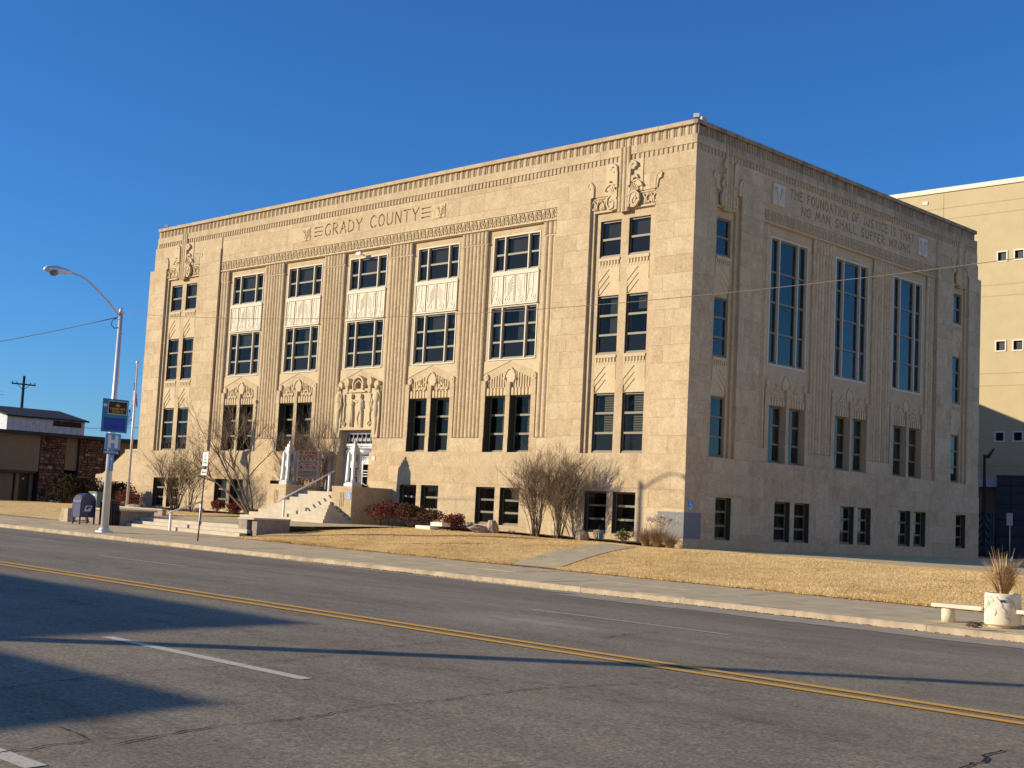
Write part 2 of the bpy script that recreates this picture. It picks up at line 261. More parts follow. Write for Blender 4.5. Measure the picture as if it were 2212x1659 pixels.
# ------------------------------------------------------------------ mesh builder
class MB:
    def __init__(s): s.v = []; s.f = []; s.mi = []; s.cur = 0; s.sm = []
    def add(s, vs, fs, smooth=False):
        o = len(s.v); s.v += [tuple(v) for v in vs]
        for f in fs: s.f.append([i+o for i in f]); s.mi.append(s.cur); s.sm.append(smooth)
    def box(s, x0, x1, y0, y1, z0, z1):
        if x0 > x1: x0, x1 = x1, x0
        if y0 > y1: y0, y1 = y1, y0
        if z0 > z1: z0, z1 = z1, z0
        s.add([(x0,y0,z0),(x1,y0,z0),(x1,y1,z0),(x0,y1,z0),(x0,y0,z1),(x1,y0,z1),(x1,y1,z1),(x0,y1,z1)],
              [(0,3,2,1),(4,5,6,7),(0,1,5,4),(1,2,6,5),(2,3,7,6),(3,0,4,7)])
    def quad(s, a, b, c, d): s.add([a,b,c,d], [(0,1,2,3)])
    def poly(s, pts, y0, y1):      # pts (u,z) extruded in depth y0(front)..y1
        n = len(pts)
        ar = sum(pts[i][0]*pts[(i+1)%n][1]-pts[(i+1)%n][0]*pts[i][1] for i in range(n))
        if ar < 0: pts = pts[::-1]
        vs = [(u,y0,z) for u,z in pts]+[(u,y1,z) for u,z in pts]
        s.add(vs, [tuple(range(n)), tuple(range(2*n-1, n-1, -1))]+[(i, i+n, (i+1)%n+n, (i+1)%n) for i in range(n)])
    def ribbon(s, pts, w, y0, y1):
        n = len(pts); L = []; Rr = []
        for i in range(n):
            a = pts[max(0,i-1)]; b = pts[min(n-1,i+1)]; dx, dz = b[0]-a[0], b[1]-a[1]; l = math.hypot(dx, dz) or 1
            ww = (w[i] if isinstance(w, (list, tuple)) else w)/2
            L.append((pts[i][0]-dz/l*ww, pts[i][1]+dx/l*ww)); Rr.append((pts[i][0]+dz/l*ww, pts[i][1]-dx/l*ww))
        for i in range(n-1): s.poly([Rr[i], Rr[i+1], L[i+1], L[i]], y0, y1)
    def disc(s, u, z, r, y0, y1, n=12, sz=1.0): s.poly([(u+r*math.cos(2*math.pi*i/n), z+sz*r*math.sin(2*math.pi*i/n)) for i in range(n)], y0, y1)
    def tube(s, pts, r, n=6, caps=True, smooth=True):
        pts = [Vector(p) for p in pts]; k = len(pts); vs = []; ref = None
        for i, p in enumerate(pts):
            d = (pts[min(k-1,i+1)]-pts[max(0,i-1)]); d = d.normalized() if d.length > 1e-9 else Vector((0,0,1))
            if ref is None: ref = Vector((1,0,0)) if abs(d.x) < 0.8 else Vector((0,1,0))
            a = (ref - d*ref.dot(d)); a = a.normalized() if a.length > 1e-6 else d.orthogonal().normalized(); ref = a
            b = d.cross(a); rr = r[i] if isinstance(r, (list, tuple)) else r
            for j in range(n):
                t = 2*math.pi*j/n; vs.append(p + a*(rr*math.cos(t)) + b*(rr*math.sin(t)))
        fs = []
        for i in range(k-1):
            for j in range(n): fs.append((i*n+j, i*n+(j+1)%n, (i+1)*n+(j+1)%n, (i+1)*n+j))
        if caps: fs += [tuple(range(n-1,-1,-1)), tuple((k-1)*n+j for j in range(n))]
        s.add(vs, fs, smooth)
    def lathe(s, prof, cx, cy, n=20, smooth=True):
        vs = []; k = len(prof)
        for r, z in prof:
            for j in range(n): t = 2*math.pi*j/n; vs.append((cx+r*math.cos(t), cy+r*math.sin(t), z))
        fs = [(i*n+j, i*n+(j+1)%n, (i+1)*n+(j+1)%n, (i+1)*n+j) for i in range(k-1) for j in range(n)]
        fs += [tuple(range(n-1,-1,-1)), tuple((k-1)*n+j for j in range(n))]
        s.add(vs, fs, smooth)
    def ball(s, c, rx, ry, rz, nu=10, nv=7, jit=0.0):
        vs = [(c[0], c[1], c[2]-rz)]
        for i in range(1, nv):
            ph = -math.pi/2+math.pi*i/nv
            for j in range(nu):
                t = 2*math.pi*j/nu; q = 1+random.uniform(-jit, jit)
                vs.append((c[0]+rx*q*math.cos(ph)*math.cos(t), c[1]+ry*q*math.cos(ph)*math.sin(t), c[2]+rz*q*math.sin(ph)))
        vs.append((c[0], c[1], c[2]+rz)); fs = []; T = len(vs)-1
        for j in range(nu): fs.append((0, 1+(j+1)%nu, 1+j)); fs.append((T, 1+(nv-2)*nu+j, 1+(nv-2)*nu+(j+1)%nu))
        for i in range(nv-2):
            for j in range(nu): a = 1+i*nu+j; b = 1+i*nu+(j+1)%nu; fs.append((a, b, b+nu, a+nu))
        s.add(vs, fs, jit == 0)
    def mesh(s, name, mats):
        me = bpy.data.meshes.new(name)
        me.from_pydata(s.v, [], s.f)
        if not isinstance(mats, (list, tuple)): mats = [mats]
        for m in mats: me.materials.append(M[m] if isinstance(m, str) else m)
        if len(mats) > 1: me.polygons.foreach_set('material_index', s.mi)
        if any(s.sm): me.polygons.foreach_set('use_smooth', s.sm)
        me.update(); return me
    def build(s, name, mats, parent=None, **k): return link(name, s.mesh(name, mats), parent, **k)
def link(name, data, parent=None, loc=None, rz=None, scale=None):
    o = bpy.data.objects.new(name, data); COL.objects.link(o)
    if parent is not None: o.parent = parent
    if loc: o.location = loc
    if rz is not None: o.rotation_euler = (0, 0, rz)
    if scale: o.scale = scale
    return o
def tag(o, label=None, cat=None, group=None, kind=None):
    if label: o['label'] = label
    if cat: o['category'] = cat
    if group: o['group'] = group
    if kind: o['kind'] = kind
    return o
def thing(name, label, cat, loc=(0,0,0), rz=0, group=None):
    o = bpy.data.objects.new(name, None); COL.objects.link(o); o.location = loc; o.rotation_euler = (0,0,rz)
    return tag(o, label, cat, group)
def child(name, mb, mats, root):   # geometry given in world coordinates, kept under a thing whose Empty stands at its base
    o = mb.build(name, mats, root); o.matrix_parent_inverse = (Matrix.Translation(root.location) @ Matrix.Rotation(root.rotation_euler[2], 4, 'Z')).inverted(); return o

# ------------------------------------------------------------------ terrain heights
def clamp(v, a, b): return max(a, min(b, v))
def lerp_tab(x, tab):
    if x <= tab[0][0]: return tab[0][1]
    for (x0, v0), (x1, v1) in zip(tab, tab[1:]):
        if x <= x1: return v0+(v1-v0)*(x-x0)/(x1-x0)
    return tab[-1][1]
BT = [(-60, .22), (-40, .33), (-28, .28), (-17, .24), (-9, .17), (-2, .09), (0, .04), (10, -.06), (20, -.16), (40, -.35)]
EDGE = -11.35
def zroad(x, y):
    xs = clamp(x, -75, 60); return -.475-.25*((y+28)/12)**2-.0088*xs
def zwalk(x, y):
    xs = clamp(x, -75, 60); return -.585+.015*(y+16)-.0088*xs
def zlawn(x, y):
    xs = clamp(x, -75, 60); e = zwalk(xs, EDGE)+0.02; b = lerp_tab(xs, BT)-0.005*clamp(y, 0, 25)
    t = clamp((y-EDGE)/9.5, 0, 1); return e+(b-e)*(1-(1-t)**1.9)
def zs(x, y):
    if y < -40: return -.585-.0088*clamp(x, -75, 60)
    if y < -16: return zroad(x, y)
    if y < EDGE: return zwalk(x, y)
    return zlawn(x, y)
def sheet(xs, ys, zf):
    mb = MB(); nx, ny = len(xs), len(ys)
    mb.v = [(x, y, zf(x, y)) for y in ys for x in xs]
    for j in range(ny-1):
        for i in range(nx-1):
            a = j*nx+i; mb.f.append((a, a+1, a+nx+1, a+nx)); mb.mi.append(0); mb.sm.append(True)
    return mb
def rng(a, b, st):
    n = max(1, int(round((b-a)/st))); return [a+(b-a)*i/n for i in range(n+1)]
# ground base: far beyond everything
g = sheet([-1500, -600, -200, -90]+rng(-75, 60, 5)+[90, 200, 600, 1500], [-1500, -500, -120, -60, -45.2, -40.2, -34, -28, -22, -16, -11.4, -6, 0, 12, 30, 60, 120, 500, 1500], lambda x, y: (zs(x, y) if -41 < y else -.585-.0088*clamp(x, -75, 60))-0.22)
tag(g.build('ground', simple('dry_ground', (0.30, 0.24, 0.15), 1, 0.2, 0.5)), kind='structure')
# road with crown
rd = sheet(rng(-75, 60, 3), rng(-40.02, -15.98, 1.0), zroad)
road = tag(rd.build('road', 'asphalt'), kind='structure')
gt = sheet(rng(-75, 60, 3), [-16.75, -16.4, -15.97], lambda x, y: zroad(x, y)+.004)
tag(gt.build('gutter', 'gutter', road), kind='structure')
gt2 = MB()
for x in rng(8.5, 24, 0.5)[:-1]:
    y0 = -18.3-0.1*math.sin(x*1.7) if x > 9.6 else -17.2; gt2.quad((x, y0, zroad(x, y0)+.008), (x+.5, y0-.03, zroad(x+.5, y0)+.008), (x+.5, -15.98, zroad(x+.5, -15.98)+.008), (x, -15.98, zroad(x, -15.98)+.008))
gt2.build('concrete_patch', 'gutter', road)
def strip(mb, x0, x1, yc, w, dz=.006, dy=0.0):
    xs = rng(x0, x1, 1.5)
    for a, b in zip(xs, xs[1:]):
        ya, yb = yc+dy*(a-x0), yc+dy*(b-x0)
        mb.quad((a, ya-w/2, zroad(a, ya-w/2)+dz), (b, yb-w/2, zroad(b, yb-w/2)+dz), (b, yb+w/2, zroad(b, yb+w/2)+dz), (a, ya+w/2, zroad(a, ya+w/2)+dz))
for yc in (-27.92, -28.31):
    mb = MB(); strip(mb, -75, 60, yc, .16, .012); mb.build('yellow_line', 'yellow_line', road)
for x0, x1, yc, w, mt in ((16.1, 19.95, -32.62, .15, 'white_line'), (14.2, 18.45, -23.32, .12, 'white_worn'), (0.0, 3.9, -23.82, .13, 'white_worn'), (-15.5, -10.8, -23.5, .11, 'white_worn'), (-31, -26, -23.5, .11, 'white_worn'), (4.0, 8.0, -32.62, .15, 'white_line'), (28.4, 32.0, -32.62, .15, 'white_line'), (28.5, 32.5, -23.32, .12, 'white_worn'), (-14.5, -8, -20.9, .10, 'white_worn')):
    mb = MB(); strip(mb, x0, x1, yc, w); mb.build('lane_dash', mt, road)
mb = MB(); strip(mb, 20.4, 22.15, -36.52, .16); mb.build('lane_dash', 'white_line', road)
def crack(line, seed, w=.02, amp=.05):
    rr = random.Random(seed); mb = MB(); prev = None
    for (x0, y0), (x1, y1) in zip(line, line[1:]):
        n = max(2, int(math.hypot(x1-x0, y1-y0)/.09))
        for i in range(n):
            t = i/n; x = x0+(x1-x0)*t+rr.uniform(-amp, amp); y = y0+(y1-y0)*t+rr.uniform(-amp, amp)*.6; ww = w*rr.uniform(.25, 1.2)
            cur = ((x-ww, y-ww*.6, zroad(x, y)+.008), (x+ww, y+ww*.6, zroad(x, y)+.008))
            if prev: mb.quad(prev[0], cur[0], cur[1], prev[1])
            prev = cur
    mb.build('crack', 'crack', road)
for i_, (w_, L_) in enumerate(((.016, [(21.82, -35.8), (21.74, -35.45), (21.6, -34.84), (21.66, -34.34), (21.68, -33.78), (21.52, -33.28), (21.61, -32.55), (21.5, -31.2), (21.9, -29.0)]),
    (.012, [(19.05, -35.32), (18.87, -34.45), (18.78, -33.53), (18.86, -32.49), (18.51, -30.98), (18.11, -29.58), (18.0, -28.6)]),
    (.018, [(21.59, -36.51), (21.59, -36.17), (21.56, -35.81), (21.24, -35.77), (20.95, -35.75), (20.44, -35.78)]),
    (.022, [(26.1, -31.6), (25.96, -30.92), (25.94, -30.55), (25.8, -30.24), (25.83, -29.74)]), (.02, [(18.42, -26.35), (18.06, -25.24), (17.89, -24.26)]),
    (.02, [(20.51, -20.38), (20.44, -19.56)]), (.012, [(19.93, -32.56), (20.3, -32.48), (21.0, -32.55), (22.6, -32.4)]), (.014, [(9, -27.5), (10.2, -25), (10.6, -22), (11.4, -18.5)]), (.014, [(-4, -27.6), (-3, -24), (-2.4, -19)]), (.012, [(12.5, -34), (13.1, -30), (12.9, -28.6)]), (.02, [(28.5, -36.8), (28.9, -35.2), (28.7, -33.6)]))): crack(L_, 40+i_, w_*.6, .03)
for i_ in range(60):   # small tar specks and stones
    pass
# kerb
kb = bpy.data.objects.new('kerb', None); COL.objects.link(kb); tag(kb, kind='structure')
for k, x in enumerate(rng(-75, 60, 3.0)[:-1]):
    x1 = x+3.0-.012; mb = MB(); j = random.uniform(-.006, .006)
    def prof(xx): 
        zt = zwalk(xx, -16)+j; zb = zroad(xx, -16)-.15
        return [(xx, -16.02, zb), (xx, -16.0, zt-.03), (xx, -15.97, zt), (xx, -15.80, zt+.002), (xx, -15.80, zb)]
    a, b = prof(x), prof(x1); n = 5
    if 19.1 < x+1 < 27: continue
    mb.add(a+b, [tuple(range(n-1, -1, -1)), tuple(range(n, 2*n))]+[(i, i+1, i+1+n, i+n) for i in range(n-1)]+[(n-1, 0, n, 2*n-1)])
    mb.build('kerb_stone', 'kerb', kb)
# far-side kerb and pavement (behind the photographer)
mb = MB(); xs = rng(-75, 60, 5)
for a, b in zip(xs, xs[1:]):
    za, zb_ = zs(a, -41), zs(b, -41); mb.quad((a, -40, za-.15), (a, -40, za), (b, -40, zb_), (b, -40, zb_-.15)); mb.quad((a, -40, za), (a, -46.4, za+.05), (b, -46.4, zb_+.05), (b, -40, zb_))
tag(mb.build('near_pavement', 'concrete'), kind='structure')
# sidewalk slabs
sw = bpy.data.objects.new('sidewalk', None); COL.objects.link(sw); tag(sw, kind='structure')
for x in rng(-75, 60, 1.5)[:-1]:
    for (y0, y1) in ((-15.79, -13.6), (-13.59, EDGE)):
        x1 = x+1.5-.014; d = random.uniform(-.004, .004); mb = MB()
        ps = [(x, y0), (x1, y0), (x1, y1-.01), (x, y1-.01)]
        mb.add([(a, b, zwalk(a, b)-.12) for a, b in ps]+[(a, b, zwalk(a, b)+d) for a, b in ps], [(4,5,6,7),(0,1,5,4),(1,2,6,5),(2,3,7,6),(3,0,4,7)])
        mb.build('slab', 'concrete', sw)
# lawn
lw = MB()
ys_ = rng(EDGE, 0.0, .7)
def zl2(x, y): return zlawn(x, y)+0.012*math.sin(x*1.3+y*.7)*min(1, (y-EDGE))
parts = [sheet(rng(-12.15, 60, .9), rng(EDGE, 0.3, .65), zl2), sheet(rng(0.0, 60, 2), rng(0.3, 60, 3), zl2), sheet(rng(-75, -24.2, 1.5), rng(EDGE, 60, 1.4)[:60], zl2), sheet(rng(-24.2, -12.15, 1.0), rng(-9.3, 0.3, .6), lambda x, y: zl2(x, y)-.25)]
for i_, p in enumerate(parts): lw.add(p.v, p.f, True)
lawn = tag(lw.build('lawn', 'grass_soil'), kind='structure')
# dark mulch bed along the wall
bd = sheet(rng(-15.9, -0.6, .6), [-1.35, -.9, -.4, 0.0], lambda x, y: zlawn(x, y)+.08+.02*math.sin(x*5)); tag(bd.build('planting_bed', 'soil'), kind='structure')
bd = sheet(rng(-38, -22.9, .6), [-2.0, -1.2, -.6, 0.0], lambda x, y: zlawn(x, y)+.08+.02*math.sin(x*5)); tag(bd.build('planting_bed', 'soil'), kind='structure')
# diagonal concrete path across the lawn
mb = MB(); n = 14
for i in range(n):
    def pt(t):
        return (3.05+(-.75-3.05)*t, EDGE+.0+(-2.6-EDGE)*t)
    (xa, ya), (xb, yb) = pt(i/n), pt((i+1)/n); wa, wb = .95-.25*i/n, .95-.25*(i+1)/n
    if i % 3: pass
    mb.quad((xa-wa, ya, zl2(xa-wa, ya)+.02), (xa+wa, ya, zl2(xa+wa, ya)+.02), (xb+wb, yb, zl2(xb+wb, yb)+.02), (xb-wb, yb, zl2(xb-wb, yb)+.02))
tag(mb.build('path', 'concrete'), kind='structure')
# plaza between street steps and entrance
def zplaza(x, y): return .06+.14*clamp((y+9.7)/5.5, 0, 1)
pz = MB(); xs = rng(-24.15, -12.6, 1.28); ys = rng(-9.7, 0, 1.2)
for a, b in zip(xs, xs[1:]):
    for c, d in zip(ys, ys[1:]):
        pz.quad((a+.008, c+.008, zplaza(a, c)), (b-.008, c+.008, zplaza(b, c)), (b-.008, d-.008, zplaza(b, d)), (a+.008, d-.008, zplaza(a, d)))
tag(pz.build('paved_terrace', 'concrete'), kind='structure')
# grass blades
def blades(n, seed, fx, dens_w=.010, hmin=.018, hmax=.04):
    rr = np.random.RandomState(seed); P = fx(rr, n); n = len(P)
    z = np.array([zl2(a, b) for a, b in P]) - .004
    th = rr.rand(n)*2*np.pi; h = hmin+(hmax-hmin)*rr.rand(n); w = dens_w*(.6+.8*rr.rand(n)); ln = (rr.rand(n, 2)-.5)*1.5*h[:, None]
    v = np.zeros((n, 3, 3)); dx, dy = np.cos(th)*w, np.sin(th)*w
    v[:, 0] = np.c_[P[:, 0]-dx, P[:, 1]-dy, z]; v[:, 1] = np.c_[P[:, 0]+dx, P[:, 1]+dy, z]; v[:, 2] = np.c_[P[:, 0]+ln[:, 0], P[:, 1]+ln[:, 1], z+h]
    me = bpy.data.meshes.new('grass_blades'); me.vertices.add(n*3); me.vertices.foreach_set('co', v.reshape(-1))
    me.loops.add(n*3); me.loops.foreach_set('vertex_index', np.arange(n*3)); me.polygons.add(n); me.polygons.foreach_set('loop_start', np.arange(n)*3); me.polygons.foreach_set('loop_total', np.full(n, 3))
    me.materials.append(M['grass']); me.update(); me.validate(); return me
def path_in(x, y):
    t = (y-EDGE)/(-2.6-EDGE); cx = 3.05-3.8*t; return (t < 1) & (np.abs(x-cx) < .95-.2*t)
def fx1(rr, n):
    x = -12.1+rr.rand(n)**.9*34; y = EDGE-.03+rr.rand(n)**1.35*11.3; k = ~path_in(x, y) & ~((y > -1.4) & (x < -.6)); return np.c_[x[k], y[k]]
def fx2(rr, n):
    x = -50+rr.rand(n)*25.7; y = EDGE-.03+rr.rand(n)*9.5; return np.c_[x, y]
def fx3(rr, n):
    x = -12.2+rr.rand(n)*36; y = EDGE-.04-.10*np.abs(np.sin(x*1.7)+.6*np.sin(x*4.1))*rr.rand(n)+rr.rand(n)**2*.35; k = ~path_in(x, y); return np.c_[x[k], y[k]]
tag(link('grass', blades(330000, 1, fx1)), 'short straw-coloured dormant grass covering the lawn bank', 'grass', kind='stuff')
tag(link('grass', blades(60000, 2, fx2)), 'straw-coloured dormant grass on the lawn left of the mailbox', 'grass', kind='stuff')
tag(link('grass', blades(24000, 4, fx3, .012, .03, .085)), 'longer ragged tufts of dry grass along the sidewalk edge', 'grass', kind='stuff')

# ================================================================== COURTHOUSE
LFT = -39.3; DEP = 24.4; H = 16.5
CH = thing('courthouse', 'large tan limestone county courthouse with fluted pilasters and carved lettering', 'courthouse', (0, 0, 0))
SIDE = math.pi/2
def facade_part(name, mb, mats, rz=0, label=None, kind=None, parent=CH):
    o = mb.build(name, mats, parent, rz=(rz if rz and parent is CH else None)); tag(o, label, None, None, kind); return o
def subtract(rects, h):
    out = []
    for (a, b, c, d) in rects:
        u0, u1, z0, z1 = h
        if u1 <= a or u0 >= b or z1 <= c or z0 >= d: out.append((a, b, c, d)); continue
        if z0 > c: out.append((a, b, c, z0))
        if z1 < d: out.append((a, b, z1, d))
        c2, d2 = max(c, z0), min(d, z1)
        if u0 > a: out.append((a, u0, c2, d2))
        if u1 < b: out.append((u1, b, c2, d2))
    return out
ALL_BLOCKS = []   # (size on screen, rot, u0,u1,z0,z1,d)
def wall(rz, u0, u1, z0, z1, d, holes=(), blocks=True, rows=0.62, lens=(0.95, 1.45), mb=None, deep=.62, seed=0, zgap=0):
    rects = [(u0, u1, z0, z1)]
    for h in holes: rects = subtract(rects, h)
    for (a, b, c, e) in rects: mb.box(a, b, d+.014, max(deep, d+.1), c, e)
    if not blocks: return
    z1 -= zgap; rr = random.Random(seed+int(u0*10)+int(z0*100)); nr = max(1, int(round((z1-z0)/rows))); hh = (z1-z0)/nr
    for r in range(nr):
        zz0, zz1 = z0+r*hh, z0+(r+1)*hh; u = u0
        first = True
        while u < u1-.01:
            l = rr.uniform(*lens)*(0.5 if first and r % 2 else 1); first = False
            ue = u+l
            if u1-ue < .45: ue = u1
            rs = [(u, ue, zz0, zz1)]
            for h in holes: rs = subtract(rs, h)
            for (a, b, c, e) in rs:
                if b-a < .03 or e-c < .03: continue
                ALL_BLOCKS.append((rz, a, b, c, e, d))
            u = ue
fw = MB(); sw_ = MB()
# --- opening lists
TC = -3.59; TCL = -35.85; BAYS = [-9.67-4.995*k for k in range(5)]
F_BAS = []
for c in (-3.62, -35.95): F_BAS += [(c-1.30, c-.16, .44, 2.06), (c+.16, c+1.30, .44, 2.06)]
for k, c in enumerate(BAYS):
    if k == 2: continue
    c = c-.17; F_BAS += [(c-1.30, c-.16, .50, 2.09), (c+.16, c+1.30, .50, 2.09)]
DOOR = (BAYS[2]-1.2, BAYS[2]+1.2, 1.4, 4.6)
wall(0, LFT-.05, 0.03, -.6, 2.95, -.03, F_BAS+[DOOR], mb=fw, rows=.71, lens=(1.3, 2.3), seed=11, zgap=.03)
wall(0, LFT, 0.015, 2.95, 3.57, -.015, [DOOR], mb=fw, rows=.62, lens=(1.4, 2.6), seed=12, zgap=.035)
# towers
TW = []
for c in (TC, TCL):
    for (a, b) in ((c-1.30, c-.20), (c+.20, c+1.30)):
        TW += [(a, b, 3.60, 6.0), (a, b, 7.56, 9.95), (a, b, 11.52, 13.04)]
holes_sp = []
for c in (TC, TCL):
    wall(0, c-1.72, c-1.55, 3.57, 14.03, .10, mb=fw, blocks=False); wall(0, c+1.55, c+1.72, 3.57, 14.03, .10, mb=fw, blocks=False)
    wall(0, c-1.55, c+1.55, 3.57, 13.37, .20, [h for h in TW if abs((h[0]+h[1])/2-c) < 2]+[(a, b, z0, z1) for a, b in ((c-1.30, c-.20), (c+.20, c+1.30)) for z0, z1 in ((6.02, 7.54), (9.97, 11.50))], mb=fw, rows=.85, lens=(.5, .9), seed=5, blocks=False)
    wall(0, c-1.55, c+1.55, 13.37, 14.03, .12, mb=fw, blocks=False)
def split_wall(rz, spans, z0, z1, d, mb, **k):
    for a, b in spans: wall(rz, a, b, z0, z1, d, mb=mb, **k)
# piers next to the corners and pylons
split_wall(0, [(TC+1.72, 0.0), (LFT, TCL-1.72)], 3.57, 14.03, 0.0, fw, rows=.70, lens=(.9, 1.4), seed=3)
split_wall(0, [(-7.15, TC-1.72), (TCL+1.72, -32.12)], 3.57, 14.70, 0.0, fw, rows=.70, lens=(.8, 1.3), seed=4)
split_wall(0, [(TC-1.72, -0.05), (LFT+.35, TCL+1.72)], 14.03, 15.34, .05, fw, rows=.65, lens=(1.2, 1.9), seed=6)
wall(0, -32.12, -7.15, 13.97, 14.28, .09, mb=fw, rows=.4, lens=(1.5, 2.6), seed=8)
TXT = [(-23.95, -15.1, 14.28, 15.1)]
wall(0, -32.12, -7.15, 14.28, 15.1, .09, TXT, mb=fw, rows=.82, lens=(1.1, 1.9), seed=9)
wall(0, -32.12, -7.15, 15.1, 15.34, .09, mb=fw, rows=.3, lens=(1.5, 2.6), seed=8)
split_wall(0, [(-7.15, TC-1.72), (TCL+1.72, -32.12)], 14.70, 15.34, .05, fw, rows=.64, lens=(1., 1.5), seed=7)
# parapet bands
def parapet(rz, a_, b_, mb, ul=None):
    u0, u1 = a_, b_
    f0 = (lambda d: u0+d+.10) if rz else (lambda d: u0)
    f1 = (lambda d: u1) if rz else (lambda d: u1-d)
    wall(rz, f0(.06)-.09, f1(.06), 15.34, 15.58, .06, mb=mb, blocks=False)
    wall(rz, f0(.03), f1(.03), 15.58, 15.93, .03, mb=mb, rows=.4, lens=(1.3, 2.1), seed=21)
    wall(rz, f0(.13)-.09, f1(.13), 15.93, 16.33, .13, mb=mb, blocks=False)
    wall(rz, f0(0), f1(0), 16.33, 16.5, .0, mb=mb, rows=.3, lens=(1.5, 2.4), seed=22)
parapet(0, LFT+.55, 0, fw)
# centre frieze zone and plane
wall(0, -32.12, -7.15, 13.37, 13.97, .12, mb=fw, blocks=False)
F1 = []; BH = []
for k, c in enumerate(BAYS):
    if k == 2: F1.append(DOOR); continue
    F1 += [(c-1.375, c-.125, 3.60, 6.04), (c+.125, c+1.375, 3.60, 6.04)]
wall(0, -32.12, -7.15, 3.57, 4.22, .12, F1, mb=fw, rows=.65, lens=(1.2, 2.2), seed=31)
edges = [-32.12]+[e for c in BAYS[::-1] for e in (c-1.64, c+1.64)]+[-7.15]
PIL = [(edges[i], edges[i+1]) for i in range(0, len(edges), 2)]
for i, (a, b) in enumerate(PIL): wall(0, a, b, 4.22, 13.37, .20, mb=fw, blocks=False)
for k, c in enumerate(BAYS):
    hs = F1 if k != 2 else [DOOR]
    wall(0, c-1.64, c+1.64, 4.22, 6.04, .12, hs, mb=fw, blocks=False)
    L3 = [(c-1.42, c+1.42, 11.42, 13.08), (c-1.42, c+1.42, 7.58, 9.96)]
    wall(0, c-1.64, c+1.64, 6.04, 13.37, .25, L3, mb=fw, blocks=False, deep=.70)
    for (a, b) in ((c-1.64, c-1.37), (c+1.37, c+1.64)): fw.box(a, b, .12, .3, 6.04, 6.70)
    if k != 2: fw.box(c-.12, c+.12, .12, .3, 6.04, 6.62)
# --- side facade
SC = [7.03, 12.15, 17.27]; ST = [(2.2), (22.2)]
S_BAS = [(1.95, 3.0, .39, 2.03), (22.0, 23.05, .39, 2.03)]
for c in SC:
    c = c+.42-.1; S_BAS += [(c-1.32, c-.16, .39, 2.03), (c+.16, c+1.32, .39, 2.03)]
wall(SIDE, .068, DEP+.1, -.9, 2.95, -.03, S_BAS, mb=sw_, rows=.77, lens=(1.2, 2.2), seed=41, zgap=.03)
wall(SIDE, .083, DEP+.05, 2.95, 3.57, -.015, mb=sw_, rows=.62, lens=(1.4, 2.6), seed=42, zgap=.035)
SW = []
for c in ST: SW += [(c-.45, c+.5, 3.58, 5.95), (c-.45, c+.5, 7.5, 9.85), (c-.45, c+.5, 11.5, 13.02)]
for i, c in enumerate(ST):
    wall(SIDE, c-.85, c-.65, 3.57, 14.03, .10, mb=sw_, blocks=False); wall(SIDE, c+.68, c+.88, 3.57, 14.03, .10, mb=sw_, blocks=False)
    wall(SIDE, c-.65, c+.68, 3.57, 13.37, .20, [h for h in SW if abs((h[0]+h[1])/2-c) < 2]+[(c-.45, c+.5, 5.97, 7.48), (c-.45, c+.5, 9.87, 11.48)], mb=sw_, blocks=False)
    wall(SIDE, c-.65, c+.68, 13.37, 14.03, .12, mb=sw_, blocks=False)
split_wall(SIDE, [(.098, 1.35)], 3.57, 14.03, 0, sw_, rows=.70, lens=(.6, 1.2), seed=43)
split_wall(SIDE, [(23.08, DEP)], 3.57, 14.03, 0, sw_, rows=.70, lens=(.9, 1.4), seed=44)
split_wall(SIDE, [(3.08, 4.65), (19.72, 21.35)], 3.57, 14.03, -.03, sw_, rows=.70, lens=(.7, 1.1), seed=45)
split_wall(SIDE, [(.148, 4.65), (19.72, DEP-.35)], 14.03, 15.34, .05, sw_, rows=.65, lens=(1.2, 1.9), seed=46)
wall(SIDE, 4.65, 19.72, 13.97, 14.1, .09, mb=sw_, rows=.3, lens=(2, 3), seed=46)
STX = [(5.2, 18.75, 14.10, 15.2)]
wall(SIDE, 4.65, 19.72, 14.1, 15.2, .09, STX, mb=sw_, rows=.6, lens=(2, 3), seed=47)
wall(SIDE, 4.65, 19.72, 15.2, 15.34, .09, mb=sw_, rows=.3, lens=(2, 3), seed=46)
parapet(SIDE, 0, DEP-.55, sw_)
wall(SIDE, 4.65, 19.72, 13.37, 13.97, .12, mb=sw_, blocks=False)
S1 = []
for c in SC: S1 += [(c-1.37, c-.10, 3.60, 5.95), (c+.12, c+1.37, 3.60, 5.95)]
wall(SIDE, 4.65, 19.72, 3.57, 4.15, .12, S1, mb=sw_, rows=.6, lens=(1.2, 2.2), seed=48)
sed = [4.65]+[e for c in SC for e in (c-1.66, c+1.66)]+[19.72]
SPIL = [(sed[i], sed[i+1]) for i in range(0, len(sed), 2)]
for a, b in SPIL: wall(SIDE, a, b, 4.15, 13.37, .20, mb=sw_, blocks=False)
for c in SC:
    wall(SIDE, c-1.66, c+1.66, 4.15, 5.95, .12, S1, mb=sw_, blocks=False)
    wall(SIDE, c-1.66, c+1.66, 5.95, 13.37, .22, [(c-1.45, c+1.45, 7.58, 12.98)], mb=sw_, blocks=False, deep=.70)
    for (a, b) in ((c-1.66, c-1.37), (c+1.37, c+1.66)): sw_.box(a, b, .12, .3, 5.95, 6.68)
    sw_.box(c-.10, c+.12, .12, .3, 5.95, 6.68)
facade_part('front_wall', fw, 'back'); facade_part('side_wall', sw_, 'back', SIDE)
